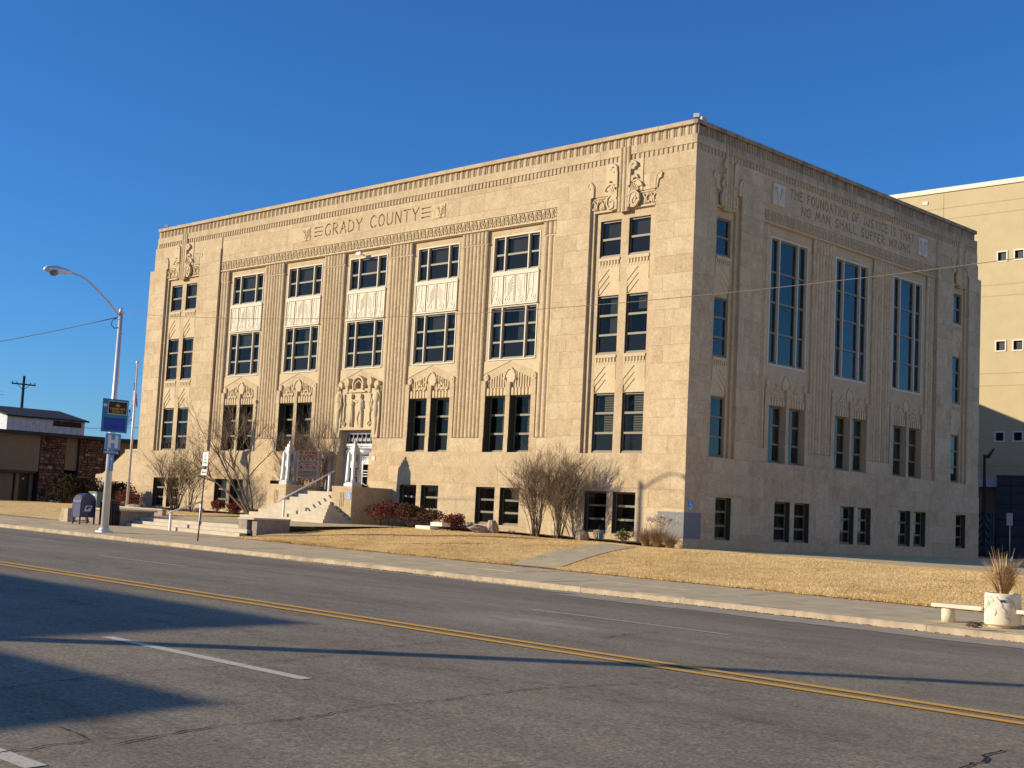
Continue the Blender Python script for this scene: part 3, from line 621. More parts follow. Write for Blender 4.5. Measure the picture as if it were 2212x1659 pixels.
# core, roof, rear and left faces
cr = MB(); cr.box(LFT+1.0, -1.0, 1.0, DEP-1.0, -.6, 16.0); facade_part('dark_interior', cr, 'interior')
lr = MB()
lr.box(LFT-.1, LFT+.9, .63, DEP, -.6, 14.03); lr.box(LFT+.35, LFT+1, .63, DEP, 14.03, 15.3); lr.box(LFT+.55, LFT+1, .63, DEP, 15.3, 16.5)
lr.box(LFT, -.63, DEP-.7, DEP, -.6, 14.03); lr.box(LFT+.4, -.63, DEP-.7, DEP-.35, 14.03, 15.3); lr.box(LFT+.5, -.63, DEP-.7, DEP-.6, 15.3, 16.5)
lr.box(LFT-.12, LFT, 2.6, 21.5, 0, 13.98); lr.box(LFT+.2, LFT+.36, 2.4, 21.8, 14.03, 14.75)
lr.box(-38, -.2, DEP, DEP+.12, 0, 13.98); lr.box(-38, -.1, DEP-.36, DEP-.15, 14.03, 14.75); lr.box(-38, -.05, DEP-.6, DEP-.4, 15.3, 16.0)
facade_part('rear_walls', lr, 'stone')
rf = MB(); rf.box(LFT+.9, -.5, .5, DEP-.6, 16.0, 16.12); facade_part('roof', rf, 'roof_dark')
# blocks: 300 largest on screen are parts, the rest one stuff part
CP = Vector((30.75, -40.98, 1.04))
def bsize(b):
    rz, a, bb, c, e, d = b
    p = Vector(((a+bb)/2, d, (c+e)/2)) if rz == 0 else Vector((-d, (a+bb)/2, (c+e)/2))
    dist = (p-CP).length; n = Vector((0, -1, 0)) if rz == 0 else Vector((1, 0, 0))
    return (bb-a)*(e-c)*abs((CP-p).normalized().dot(n))/dist**2
ALL_BLOCKS.sort(key=bsize, reverse=True)
unit = MB(); unit.box(0, 1, 0, 1, 0, 1)
unit_me = unit.mesh('stone_block', 'stone')
rest = {0: MB(), SIDE: MB()}
JG = .0035
for i, (rz, a, b, c, e, d) in enumerate(ALL_BLOCKS):
    dd = random.uniform(-.003, .003)
    a, b, c, e = a+JG, b-JG, c+JG, e-JG
    if b-a < .02 or e-c < .02: continue
    if i < 296:
        o = link('stone_block', unit_me, CH)
        if rz == 0: o.location = (a, d+dd, c); o.scale = (b-a, .10, e-c)
        else: o.rotation_euler = (0, 0, SIDE); o.location = (-(d+dd), a, c); o.scale = (b-a, .10, e-c)
    else: rest[rz].box(a, b, d+dd, d+.1, c, e)
facade_part('stone_blocks', rest[0], 'stone', 0, kind='stuff'); facade_part('stone_blocks', rest[SIDE], 'stone', SIDE, kind='stuff')

# --- windows
def window(rz, u0, u1, z0, z1, d, rows=3, blind=None, frame='sash', cols=(1,), mull='cream', fr=.05, border=None, screen=True, rowz=None, face=None):
    """frame mesh = the window; children: panes, blinds"""
    mb = MB(); g = .004
    a0, a1, c0, c1 = u0+g, u1-g, z0+g, z1-g
    if border:
        mb.cur = 1; bw = border
        mb.box(a0, a0+bw, d-.12, d+.07, c0, c1); mb.box(a1-bw, a1, d-.12, d+.07, c0, c1)
        mb.box(a0+bw, a1-bw, d-.12, d+.07, c1-bw, c1); mb.box(a0+bw, a1-bw, d-.14, d+.07, c0, c0+bw)
        a0 += bw; a1 -= bw; c0 += bw; c1 -= bw; mb.cur = 0
    tot = sum(cols); lights = []; u = a0; mw = .065 if len(cols) > 1 else 0
    free = (a1-a0)-mw*(len(cols)-1)
    for i, w in enumerate(cols):
        wdt = free*w/tot; lights.append((u, u+wdt)); u += wdt
        if i < len(cols)-1: mb.cur = 1; mb.box(u, u+mw, d-.10, d+.07, c0, c1); mb.cur = 0; u += mw
    zz = rowz or [c0+(c1-c0)*i/rows for i in range(rows+1)]
    for (p, q) in lights:
        mb.box(p, p+fr, d, d+.07, c0, c1); mb.box(q-fr, q, d, d+.07, c0, c1)
        mb.box(p+fr, q-fr, d+.004, d+.07, c1-fr*1.3, c1-.001)
        mb.box(p, q, d-.05, d-.001, c0, c0+.07); mb.box(p+fr, q-fr, d-.0, d+.068, c0, c0+.10)
        for z in zz[1:-1]: mb.box(p+fr, q-fr, d-.012, d+.055, z-.045, z+.04)
    w = link('window', mb.mesh('window', [frame, mull] if (border or len(cols) > 1) else [frame]), CH)
    if rz: w.rotation_euler = (0, 0, rz)
    for li, (p, q) in enumerate(lights):
        for r in range(len(zz)-1):
            g_ = MB(); lo = zz[r]+(.04 if r else .10); hi = zz[r+1]-(.045 if r < len(zz)-2 else fr*1.3)
            jx = random.uniform(-.004, .004)
            g_.quad((p+fr, d+.035+jx, lo), (q-fr, d+.035-jx, lo), (q-fr, d+.035-jx, hi), (p+fr, d+.035+jx, hi)); g_.build('pane', 'glass_side' if rz else 'glass', w)
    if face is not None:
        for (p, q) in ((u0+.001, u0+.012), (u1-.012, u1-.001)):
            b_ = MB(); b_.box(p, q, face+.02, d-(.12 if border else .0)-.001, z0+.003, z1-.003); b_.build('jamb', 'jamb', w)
    if blind:
        for li, (p, q) in enumerate(lights):
            kind, frac, ufrac = blind[li % len(blind)] if isinstance(blind, list) else blind
            if frac <= 0: continue
            b_ = MB(); zb = c1-(c1-c0)*frac; b_.box(p+(q-p)*ufrac+.01, q-.01, d+.16, d+.175, zb, c1-.02); b_.build('blind', kind, w)
    if screen:
        for (p, q) in lights:
            b_ = MB(); b_.box(p+fr, q-fr, d+.045, d+.05, c0+.1, zz[1]-.045); b_.build('insect_screen', 'screen', w)
    return w
rw = random.Random(5)
for i, (a, b, c, e) in enumerate(F_BAS):
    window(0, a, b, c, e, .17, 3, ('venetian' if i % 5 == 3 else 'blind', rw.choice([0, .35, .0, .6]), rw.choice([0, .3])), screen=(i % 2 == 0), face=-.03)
for i, (a, b, c, e) in enumerate(TW):
    right = a > -10; lvl = i % 3
    if lvl == 0: bl = ('venetian', .68, .38 if i % 2 else .36) if right else ('blind', .5, .5)
    elif lvl == 1: bl = ('blind', .9, .45) if not right or i < 3 else ('blind', .25, .4)
    else: bl = ('blind', .97, .0 if i < 3 else .0)
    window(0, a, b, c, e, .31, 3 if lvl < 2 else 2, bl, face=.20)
for i, (a, b, c, e) in enumerate([h for h in F1 if h is not DOOR]):
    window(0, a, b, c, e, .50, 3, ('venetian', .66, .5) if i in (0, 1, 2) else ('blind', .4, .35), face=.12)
for k, c in enumerate(BAYS):
    window(0, c-1.42, c+1.42, 11.42, 13.08, .36, 2, [('blind', .5+.1*(k % 3), 0), ('blind', .55+.2*(k == 0), .0), ('blind', .6, 0)], cols=(.62, 1.35, .62), border=.055)
    bl = [[('blind', .6, 0), ('blind', .62, .55), ('blind', .5, 0)], [('blind', 0, 0), ('blind', .3, .2), ('blind', .2, 0)], [('blind', 0, 0), ('blind', 0, 0), ('blind', 0, 0)], [('blind', .66, 0), ('blind', .64, .45), ('blind', .5, 0)], [('blind', .62, .1), ('blind', .35, .0), ('blind', .66, .2)]][k]
    window(0, c-1.42, c+1.42, 7.58, 9.96, .36, 3, bl, cols=(.62, 1.35, .62), border=.055)
for i, (a, b, c, e) in enumerate(S_BAS): window(SIDE, a, b, c, e, .20, 3, None, screen=True, face=-.03)
for i, (a, b, c, e) in enumerate(SW): window(SIDE, a, b, c, e, .30, 3 if i % 3 < 2 else 2, None)
for i, (a, b, c, e) in enumerate(S1): window(SIDE, a, b, c, e, .42, 3, ('blind', .66, .62))
for c in SC: window(SIDE, c-1.45, c+1.45, 7.58, 12.98, .36, 4, None, cols=(.62, 1.35, .62), border=.08, rowz=[7.66, 8.96, 10.24, 11.51, 12.90])

# --- fluted (reeded) pilasters
def reeds(mb, a, b, z0, z1, d, n, r=None, bottom=True):
    w = (b-a)/n; r = r or w*.47
    for i in range(n):
        u = a+w*(i+.5); k = 6; pts = []
        for j in range(k+1): t = math.pi*j/k; pts.append((u-r*math.cos(t), d-r*.72*math.sin(t)))
        vs = [(x, y, z0) for x, y in pts]+[(x, y, z1) for x, y in pts]
        fs = [(j, j+1, j+k+2, j+k+1) for j in range(k)]+[tuple(range(k, -1, -1)), tuple(range(k+1, 2*k+2))]
        mb.add(vs, fs, False)
for rz, lst, zb in ((0, PIL, 4.22), (SIDE, SPIL, 4.15)):
    for (a, b) in lst:
        n = 7 if b-a > 1.2 else 3; mb = MB(); m_ = .03
        reeds(mb, a+m_, b-m_, zb+.02, 12.76, .20, n); reeds(mb, a+m_, b-m_, 12.82, 13.35, .175, n); mb.box(a, b, .12, .2, 12.765, 12.815)
        facade_part('fluted_pilaster', mb, 'stone', rz)
# --- parapet ribs (large) and small dentils
rib = MB(); reeds(rib, 0, .21, 0, .39, .06, 1); rib.box(.245, .275, .02, .07, 0, .39)
rib_me = rib.mesh('parapet_rib', 'stone')
def ribs(rz, u0, u1, skip):
    n = int((u1-u0)/.36)
    for i in range(n):
        u = u0+(u1-u0)*i/n+.05
        if any(s0-.1 < u+.1 < s1+.1 for s0, s1 in skip): continue
        if rz == 0: link('parapet_rib', rib_me, CH, (u, .10, 15.935))
        else: link('parapet_rib', rib_me, CH, (-.10, u, 15.935), SIDE)
ribs(0, LFT+.55, 0, []); ribs(SIDE, 0, DEP-.55, [])
def dent(rz, spans):
    mb = MB()
    for a, b in spans:
        n = int((b-a)/.222)
        for i in range(n):
            u = a+(b-a)*(i+.25)/n; mb.add([(u, .032, 15.345), (u+.07, .032, 15.345), (u+.07, .032, 15.575), (u, .032, 15.575), (u, .08, 15.345), (u+.11, .08, 15.345), (u+.11, .08, 15.575), (u, .08, 15.575)], [(0,1,2,3),(1,5,6,2),(0,3,7,4),(3,2,6,7),(0,4,5,1)])
    facade_part('small_dentils', mb, 'stone', rz, kind='stuff')
dent(0, [(LFT+.6, TCL-.35), (TCL+.35, TC-.35), (TC+.35, -.15)]); dent(SIDE, [(.1, 1.9), (2.5, 21.9), (22.5, DEP-.6)])
# --- frieze motifs
def spiral(cu, cz, r, turns, a0, sgn=1, n=18, grow=.12):
    return [(cu+sgn*(r*(1-(1-grow)*i/n))*math.cos(a0+2*math.pi*turns*i/n), cz+(r*(1-(1-grow)*i/n))*math.sin(a0+2*math.pi*turns*i/n)) for i in range(n+1)]
mt = MB()
mt.box(.00, .04, -.04, 0, 0, .42); mt.poly([(-.06, .42), (.10, .42), (.035, .26), (.005, .26)], -.05, 0)
mt.ribbon(spiral(.13, .10, .07, 1.1, 1.2, 1, 9), .032, -.045, 0); mt.ribbon([(.09, .15), (.10, .30), (.16, .40), (.23, .40), (.24, .30), (.2, .22)], .035, -.045, 0)
mt.ribbon([(.24, .38), (.30, .25), (.28, .12), (.22, .06)], .03, -.04, 0); mt.ribbon([(.33, .42), (.34, .30), (.40, .20), (.40, .08), (.34, .03)], .032, -.045, 0); mt.disc(.36, .1, .045, -.05, 0, 8)
mt_me = mt.mesh('frieze_motif', 'carved')
def frieze(rz, a, b):
    mb = MB(); mb.box(a, b, .085, .13, 13.93, 13.97); mb.box(a, b, .07, .13, 13.40, 13.46); facade_part('frieze_border', mb, 'carved', rz)
    n = int(round((b-a)/.49))
    for i in range(n):
        u = a+(b-a)*(i+.12)/n
        if rz == 0: link('frieze_motif', mt_me, CH, (u, .118, 13.48), scale=(1, .62, 1))
        else: link('frieze_motif', mt_me, CH, (-.118, u, 13.48), SIDE, (1, .62, 1))
frieze(0, -32.12, -7.15); frieze(SIDE, 4.65, 19.72)
# --- tower crowns
def crown(rz, c, hw, nre, pw):
    mb = MB()
    reeds(mb, c-pw, c+pw, 13.27, 15.92, .03, nre); mb.box(c-pw, c+pw, .02, .12, 13.30, 15.92); facade_part('crown_reeds', mb, 'stone', rz)
    mb = MB()
    mb.box(c-hw*.62, c+hw*.62, .02, .06, 14.03, 15.34)          # plate
    mb.box(c-hw-.02, c+hw+.02, .085, .125, 13.38, 13.45); mb.box(c-hw, c+hw, .09, .125, 13.96, 14.02)
    facade_part('crown_plate', mb, 'carved', rz)
    for s in (-1, 1):
        f = lambda pts: [(c+s*(pw+x*hw/1.55), z) for x, z in pts]
        mb = MB()
        mb.ribbon(f([(.04, 14.3), (.05, 14.9), (.10, 15.15), (.22, 15.24), (.34, 15.16), (.36, 15.03)]), .13, -.10, .05); mb.disc(c+s*(pw+.22*hw/1.55), 15.02, .10, -.09, .05, 10)
        mb.ribbon(f([(.03, 13.9), (.08, 14.35), (.2, 14.62), (.38, 14.66), (.46, 14.55)]), [.1, .12, .14, .12, .05], -.07, .05)
        mb.poly(f([(.0, 13.5), (.0, 14.35), (.12, 14.5), (.38, 14.52), (.60, 14.38), (.68, 14.22), (.52, 14.22), (.38, 14.0), (.34, 13.6)]), -.03, .06)
        mb.ribbon(f([(.05, 14.2), (.15, 14.42), (.38, 14.48), (.58, 14.36), (.68, 14.22)]), .07, -.07, .05)
        for k in range(5): mb.ribbon(f([(.12, 13.95), (.12+.42*math.cos(.35+k*.27), 13.95+.45*math.sin(.35+k*.27))]), .03, -.055, .05)
        facade_part('crown_scroll', mb, 'carved', rz)
        mb = MB(); mb.ribbon(f([(.02, 13.42), (.02, 13.75), (.12, 13.98), (.34, 14.04), (.52, 13.9), (.54, 13.65), (.4, 13.46), (.22, 13.5), (.18, 13.7), (.3, 13.82), (.4, 13.72)]), .07, -.06, .06)
        mb.poly(f([(.0, 13.42), (.04, 13.9), (.28, 14.02), (.50, 13.85), (.46, 13.5), (.3, 13.4)]), -.01, .06); facade_part('crown_volute', mb, 'carved', rz)
        if hw > 1:
            mb = MB()
            for q in range(2):
                uu = .75+.38*q; mb.ribbon(f([(uu, 13.5), (uu+.03, 13.7), (uu-.08, 13.9)]), .045, .06, .13); mb.ribbon(f([(uu+.1, 13.5), (uu+.08, 13.75), (uu+.2, 13.9), (uu+.25, 13.8)]), .045, .06, .13); mb.disc(c+s*(pw+(uu+.2)*hw/1.55), 13.55, .05, .06, .13, 8)
            facade_part('crown_leaf_band', mb, 'carved', rz)
        # outer scroll post
        u = c+s*(hw+.16); mb = MB()
        mb.ribbon([(u-s*.10, 14.03), (u-s*.10, 14.35), (u-s*.05, 14.55), (u+s*.07, 14.68), (u+s*.2, 14.6), (u+s*.17, 14.45), (u+s*.06, 14.42)], .085, -.02, .10)
        mb.poly([(u-s*.15, 14.03), (u-s*.15, 14.5), (u, 14.7), (u+s*.15, 14.55), (u+s*.05, 14.3), (u+s*.0, 14.03)], .0, .10)
        facade_part('scroll_post', mb, 'carved', rz)
crown(0, TC, 1.55, 3, .29); crown(0, TCL, 1.55, 3, .29); crown(SIDE, 2.2, .66, 3, .26); crown(SIDE, 22.2, .66, 3, .26)
# --- tower spandrels: dentils over chevrons
def spandrel(rz, u0, u1, z0, z1, half=False):
    mb = MB(); d = .285; mb.box(u0, u1, d, d+.3, z0, z1); n = 7; w = (u1-u0)/n
    mb.box(u0+.002, u1-.002, .17, d+.04, z1-.12, z1-.004)
    for i in range(n): mb.poly([(u0+w*i, z1-.12), (u0+w*(i+.55), z1-.12), (u0+w*(i+.55), z1-.33), (u0+w*(i+.28), z1-.41), (u0+w*i, z1-.33)], d-.095, d)
    h = z1-.42-z0; m = (u0+u1)/2; L = (m-u0)
    for k in range(3):
        zt = z1-.46-k*h*.235; zl = zt-L*1.0; dp = d-.028*(3-k)
        mb.poly([(u0, zl), (m, zt), (u1, zl), (u1, z1-.30), (u0, z1-.30)], dp, d)
    facade_part('chevron_panel', mb, 'carved', rz)
for c in (TC, TCL):
    for (a, b) in ((c-1.30, c-.20), (c+.20, c+1.30)): spandrel(0, a, b, 6.02, 7.54); spandrel(0, a, b, 9.97, 11.50)
for c in ST: spandrel(SIDE, c-.45, c+.5, 5.97, 7.48); spandrel(SIDE, c-.45, c+.5, 9.87, 11.48)
# --- cream ornamental spandrels between 2nd and 3rd floor
def cream_spandrel(c):
    z0, z1 = 9.97, 11.41; mb = MB(); mb.box(c-1.42, c+1.42, .235, .6, z0, z1); facade_part('cream_spandrel', mb, 'cream')
    base = bpy.data.objects[-1] if False else None
    mb = MB(); d0, d1 = .218, .24; W = 2.84; x0 = c-1.42
    e1, e2 = x0+.72, x0+W-.72
    for x in (x0+.03, e1, e2, x0+W-.03): mb.box(x-.02, x+.02, .20, d1, z0+.02, z1-.1)
    mb.box(x0, x0+W, .19, d1, z1-.11, z1); mb.box(x0, x0+W, .16, d1, z0, z0+.05)
    def vol(u, z, r, s): mb.ribbon([(u+s*a, b) for a, b in spiral(0, z, r, 1.35, -1.2, 1, 16)], .035, d0, d1)
    for (a, b, s) in ((x0+.05, e1-.03, 1), (e2+.03, x0+W-.05, 1)):
        m = (a+b)/2; mb.ribbon([(a+.12, z1-.2), (a+.16, z1-.28), (a+.1, z1-.34), (a+.1, z0+.6)], .03, d0, d1); mb.disc(a+.14, z1-.18, .05, d0, d1, 8)
        mb.ribbon([(m+.05, z1-.12), (m+.03, z0+.45)], .03, d0, d1); vol(m+.06, z0+.30, .17, 1); mb.ribbon([(a+.05, z0+.2), (a+.1, z0+.55), (a+.22, z0+.66)], .03, d0, d1)
    m = (e1+e2)/2
    for q in (-.05, 0, .05): mb.box(m+q-.012, m+q+.012, d0, d1, z0+.15, z1-.12)
    for s in (-1, 1):
        vol(m+s*.37, z0+.28, .18, s)
        mb.ribbon([(m+s*.6, z1-.2), (m+s*.56, z1-.35), (m+s*.58, z0+.55)], .03, d0, d1); mb.disc(m+s*.58, z1-.18, .05, d0, d1, 8)
        for k in range(5): mb.ribbon([(m+s*.12, z1-.18-k*.13), (m+s*.42, z1-.55-k*.13)], .022, d0, d1)
    n = 26
    for i in range(n): mb.box(x0+.06+(W-.12)*i/n, x0+.06+(W-.12)*(i+.5)/n, d0, d1, z0+.05, z0+.13)
    facade_part('spandrel_relief', mb, 'cream_dk')
for c in BAYS: cream_spandrel(c)
# --- first floor heads (relief over paired windows)
def head(rz, c, ztop, z0=6.05, flowers=True):
    d0, d1 = .19, .26; mb = MB()
    # gable edge of the upper wall
    mb.poly([(c-1.62, 7.56), (c+1.62, 7.56), (c+1.62, 6.98), (c+1.5, 7.05), (c+.0, 7.55), (c-1.5, 7.05), (c-1.62, 6.98)], .238, .26)
    for s, (a, b) in ((-1, (c-1.36, c-.13)), (1, (c+.13, c+1.36))):
        n = 6; w = (b-a)/n
        for i in range(n):
            u = a+w*(i+.5); mb.poly([(u-w*.3, z0), (u+w*.3, z0), (u+w*.3, z0+.26), (u+w*.15, z0+.33), (u-w*.15, z0+.33), (u-w*.3, z0+.26)], .175, d1)
        for i in range(8):
            u = a+(b-a)*(i+.5)/8; t = 1-abs(u-c)/1.5; mb.box(u-.02, u+.02, .228, d1, z0+.36, z0+.62+.55*t)
    facade_part('fluted_head', mb, 'carved', rz)
    mb = MB()
    mb.ribbon([(c-.22, 6.62), (c-.30, 6.9), (c-.22, 7.08), (c-.06, 7.22), (c+.06, 7.22), (c+.22, 7.08), (c+.30, 6.9), (c+.22, 6.62)], .07, .19, .26)
    mb.poly([(c-.2, 6.62), (c-.24, 6.9), (c-.16, 7.06), (c, 7.18), (c+.16, 7.06), (c+.24, 6.9), (c+.2, 6.62)], .225, .26)
    for s in (-1, 1):
        mb.disc(c+s*.31, 6.78, .07, .15, .26, 8)
    facade_part('shield_medallion', mb, 'carved', rz)
    for s in (-1, 1):
        mb = MB(); mb.disc(c+s*1.42, 6.84, .14, .18, .26, 10, 1.2); mb.disc(c+s*1.40, 6.86, .06, .16, .19, 8, 1.2); mb.ribbon([(c+s*1.40, 6.55), (c+s*1.42, 6.75)], .12, .19, .26); facade_part('end_volute', mb, 'carved', rz)
    if flowers:
        for s in (-1, 1):
            m = c+s*.74; mb = MB(); rr = random.Random(int(c*10)+s)
            for k in range(5): mb.disc(m+(k-2)*.17, 6.48+.02*(k % 2), .07, .19, .26, 8)
            for k in range(3): mb.disc(m+(k-1)*.12, 6.62+.05*(k == 1), .055, .19, .26, 7)
            mb.ribbon(spiral(m, 6.80, .11, 1.2, .5, s, 10), .03, .2, .26); mb.ribbon([(m-.3, 6.4), (m-.15, 6.5), (m, 6.42), (m+.15, 6.5), (m+.3, 6.4)], .035, .2, .26)
            facade_part('flower_relief', mb, 'carved', rz)
for k, c in enumerate(BAYS):
    if k != 2: head(0, c, 7.56, flowers=(k != 0))
for c in SC: head(SIDE, c, 7.5, 5.96)
# --- door surround relief (figures)
c = BAYS[2]
mb = MB(); mb.poly([(c-1.62, 7.56), (c+1.62, 7.56), (c+1.62, 6.98), (c+1.5, 7.05), (c+.0, 7.55), (c-1.5, 7.05), (c-1.62, 6.98)], .238, .26)
mb.box(c-1.2, c+1.2, .1, .25, 4.60, 6.6); facade_part('relief_panel', mb, 'carved')
mb = MB()
mb.ribbon([(c-.34, 6.55), (c-.38, 6.9), (c-.25, 7.1), (c, 7.2), (c+.25, 7.1), (c+.38, 6.9), (c+.34, 6.55)], .09, .02, .25)
mb.ribbon([(c-.24, 6.6), (c-.25, 6.85), (c, 7.02), (c+.25, 6.85), (c+.24, 6.6)], .05, .06, .25)
for s in (-1, 1):
    mb.disc(c+s*.85, 6.92, .17, .02, .25, 12, 1.3); mb.ribbon([(c+s*.85, 6.4), (c+s*.85, 6.8)], .18, .04, .25); mb.disc(c+s*1.35, 6.78, .16, .05, .25, 10, 1.2)
    mb.ribbon([(c+s*.98, 6.35), (c+s*.98, 6.0), (c+s*.92, 5.9), (c+s*.98, 5.6), (c+s*.94, 5.3), (c+s*1.0, 5.0)], .07, .03, .12)
    mb.ribbon(spiral(c+s*.95, 4.9, .15, 1.3, 0, s, 14), .05, .03, .12)
mb.box(c-.62, c+.6, .0, .12, 6.42, 6.50); mb.box(c-1.2, c+1.2, .03, .12, 4.62, 4.72)
facade_part('relief_arch', mb, 'carved')
def figure(mb, u, z0, h, face, arms, d=.06):
    # low-relief draped figure: one chain of overlapping carved masses
    s = h/1.6
    mb.ball((u, d-.02, z0+1.48*s), .10*s, .08, .125*s, 8, 6); mb.ball((u, d, z0+1.16*s), .17*s, .10, .22*s, 8, 6); mb.ball((u, d, z0+.86*s), .14*s, .09, .22*s, 8, 6)
    mb.tube([(u-.05*s, d, z0+.8*s), (u-.09*s+face*.10*s, d-.03, z0+.45*s), (u-.07*s, d, z0+.05*s)], [.09*s, .07*s, .045*s], 7)
    mb.tube([(u+.05*s, d, z0+.8*s), (u+.08*s, d, z0+.42*s), (u+.09*s, d, z0+.03*s)], [.09*s, .075*s, .05*s], 7)
    for (ax, az) in arms: mb.tube([(u+math.copysign(.13*s, ax), d, z0+1.28*s), (u+ax*.6, d-.01, z0+1.2*s+az*.3), (u+ax, d-.01, z0+1.2*s+az)], [.055*s, .045*s, .035*s], 6)
mb = MB(); figure(mb, c-.38, 4.74, 1.62, 1, [(.5, .05), (-.25, .1)]); facade_part('carved_figure', mb, 'carved')
mb = MB(); figure(mb, c+.30, 4.74, 1.62, -1, [(-.4, .0), (.2, -.3)]); mb.box(c+.18, c+.44, .02, .1, 4.74, 5.5); facade_part('carved_figure', mb, 'carved')
for s in (-1, 1):
    mb = MB(); u = c+s*1.42
    mb.poly([(u-.2, 4.25), (u+.2, 4.25), (u+.26, 5.3), (u+.22, 6.3), (u+.1, 6.55), (u-.1, 6.55), (u-.22, 6.3), (u-.26, 5.3)], .04, .25)
    mb.ball((u, .08, 6.62), .12, .12, .15, 9, 7); mb.ball((u, .05, 6.15), .22, .12, .3, 8, 6); mb.ball((u-s*.03, .05, 5.55), .2, .12, .5, 8, 6); mb.ball((u, .06, 4.9), .15, .1, .55, 8, 6)
    mb.tube([(u-s*.2, .03, 6.2), (u-s*.28, .0, 5.8), (u-s*.1, .0, 5.5)], .06, 6)
    facade_part('carved_figure', mb, 'carved')
# --- engraved letters: slabs with the strokes cut out
GLY = {
 'A': [[(0,0),(.5,1)],[(1,0),(.54,.92)],[(.28,.38),(.72,.38)]], 'C': [[(1,.86),(.8,.98),(.45,1),(.12,.8),(.02,.5),(.12,.2),(.45,0),(.8,.02),(1,.14)]],
 'D': [[(.05,.06),(.05,1)],[(.18,.98),(.6,.92),(.9,.72),(.98,.45),(.85,.15),(.5,.02),(.12,0)]], 'E': [[(.08,0),(.08,1)],[(.2,.97),(.9,.97)],[(.2,.55),(.7,.55)],[(.2,.03),(.95,.03)]],
 'F': [[(.08,0),(.08,1)],[(.2,.97),(.9,.97)],[(.2,.58),(.7,.58)]], 'G': [[(.95,.88),(.7,1),(.35,.95),(.08,.72),(.02,.4),(.15,.1),(.5,0),(.85,.08),(.95,.2),(.95,.42)]],
 'H': [[(.05,0),(.05,1)],[(.95,0),(.95,1)],[(.17,.58),(.83,.58)]], 'I': [[(.5,0),(.5,1)]], 'J': [[(.75,1),(.75,.15),(.5,0),(.2,.02)]],
 'L': [[(.1,.12),(.1,1)],[(.1,.02),(.9,.02)]], 'M': [[(0,0),(.12,1)],[(.22,.92),(.5,.3)],[(.54,.38),(.8,.92)],[(.9,1),(1,0)]],
 'N': [[(.05,0),(.05,.86)],[(.12,.98),(.86,.1)],[(.95,.0),(.95,1)]], 'O': [[(.46,1),(.14,.85),(.02,.5),(.14,.15),(.46,0)],[(.56,0),(.86,.15),(.98,.5),(.86,.85),(.56,1)]],
 'R': [[(.08,0),(.08,.98)],[(.2,.98),(.7,.94),(.85,.76),(.7,.56),(.22,.5)],[(.42,.42),(.95,0)]], 'S': [[(.9,.88),(.6,1),(.25,.92),(.12,.72),(.35,.55),(.7,.42),(.88,.24),(.7,.04),(.35,0),(.08,.12)]],
 'T': [[(0,.97),(1,.97)],[(.5,0),(.5,.88)]], 'U': [[(.05,1),(.05,.25),(.25,.02),(.6,0),(.9,.2),(.95,1)]], 'W': [[(0,1),(.2,.03)],[(.28,.1),(.48,.8)],[(.56,.8),(.74,.1)],[(.82,.03),(1,1)]],
 'Y': [[(0,1),(.45,.5)],[(1,1),(.56,.56)],[(.5,.4),(.5,0)]], 'P': [[(.08,0),(.08,.98)],[(.2,.98),(.75,.94),(.88,.72),(.7,.5),(.2,.46)]], 'V': [[(0,1),(.46,.03)],[(.54,.08),(1,1)]], 'B': [[(.08,0),(.08,1)],[(.2,.98),(.7,.9),(.7,.6),(.2,.52)],[(.3,.44),(.85,.36),(.85,.1),(.2,.02)]], 'K': [[(.08,0),(.08,1)],[(.2,.5),(.95,1)],[(.35,.42),(.98,0)]]}
def outline(pts, w):
    n = len(pts); L = []; Q = []
    for i in range(n):
        a = pts[max(0,i-1)]; b = pts[min(n-1,i+1)]; dx, dz = b[0]-a[0], b[1]-a[1]; l = math.hypot(dx, dz) or 1
        L.append((pts[i][0]-dz/l*w/2, pts[i][1]+dx/l*w/2)); Q.append((pts[i][0]+dz/l*w/2, pts[i][1]-dx/l*w/2))
    return L+Q[::-1]
def text_strokes(txt, u0, u1, zb, zt, w):
    ad = {'I': .25, 'M': 1.25, 'W': 1.3, ' ': .65, 'J': .7, 'L': .8, 'E': .8, 'F': .8}; tot = sum(ad.get(ch, 1)+.42 for ch in txt)-.42; k = (u1-u0)/tot; u = u0; out = []
    for ch in txt:
        wd = ad.get(ch, 1)
        if ch != ' ':
            for st in GLY[ch]: out.append(outline([(u+x*wd*k, zb+z*(zt-zb)) for x, z in st], w))
        u += (wd+.42)*k
    return out
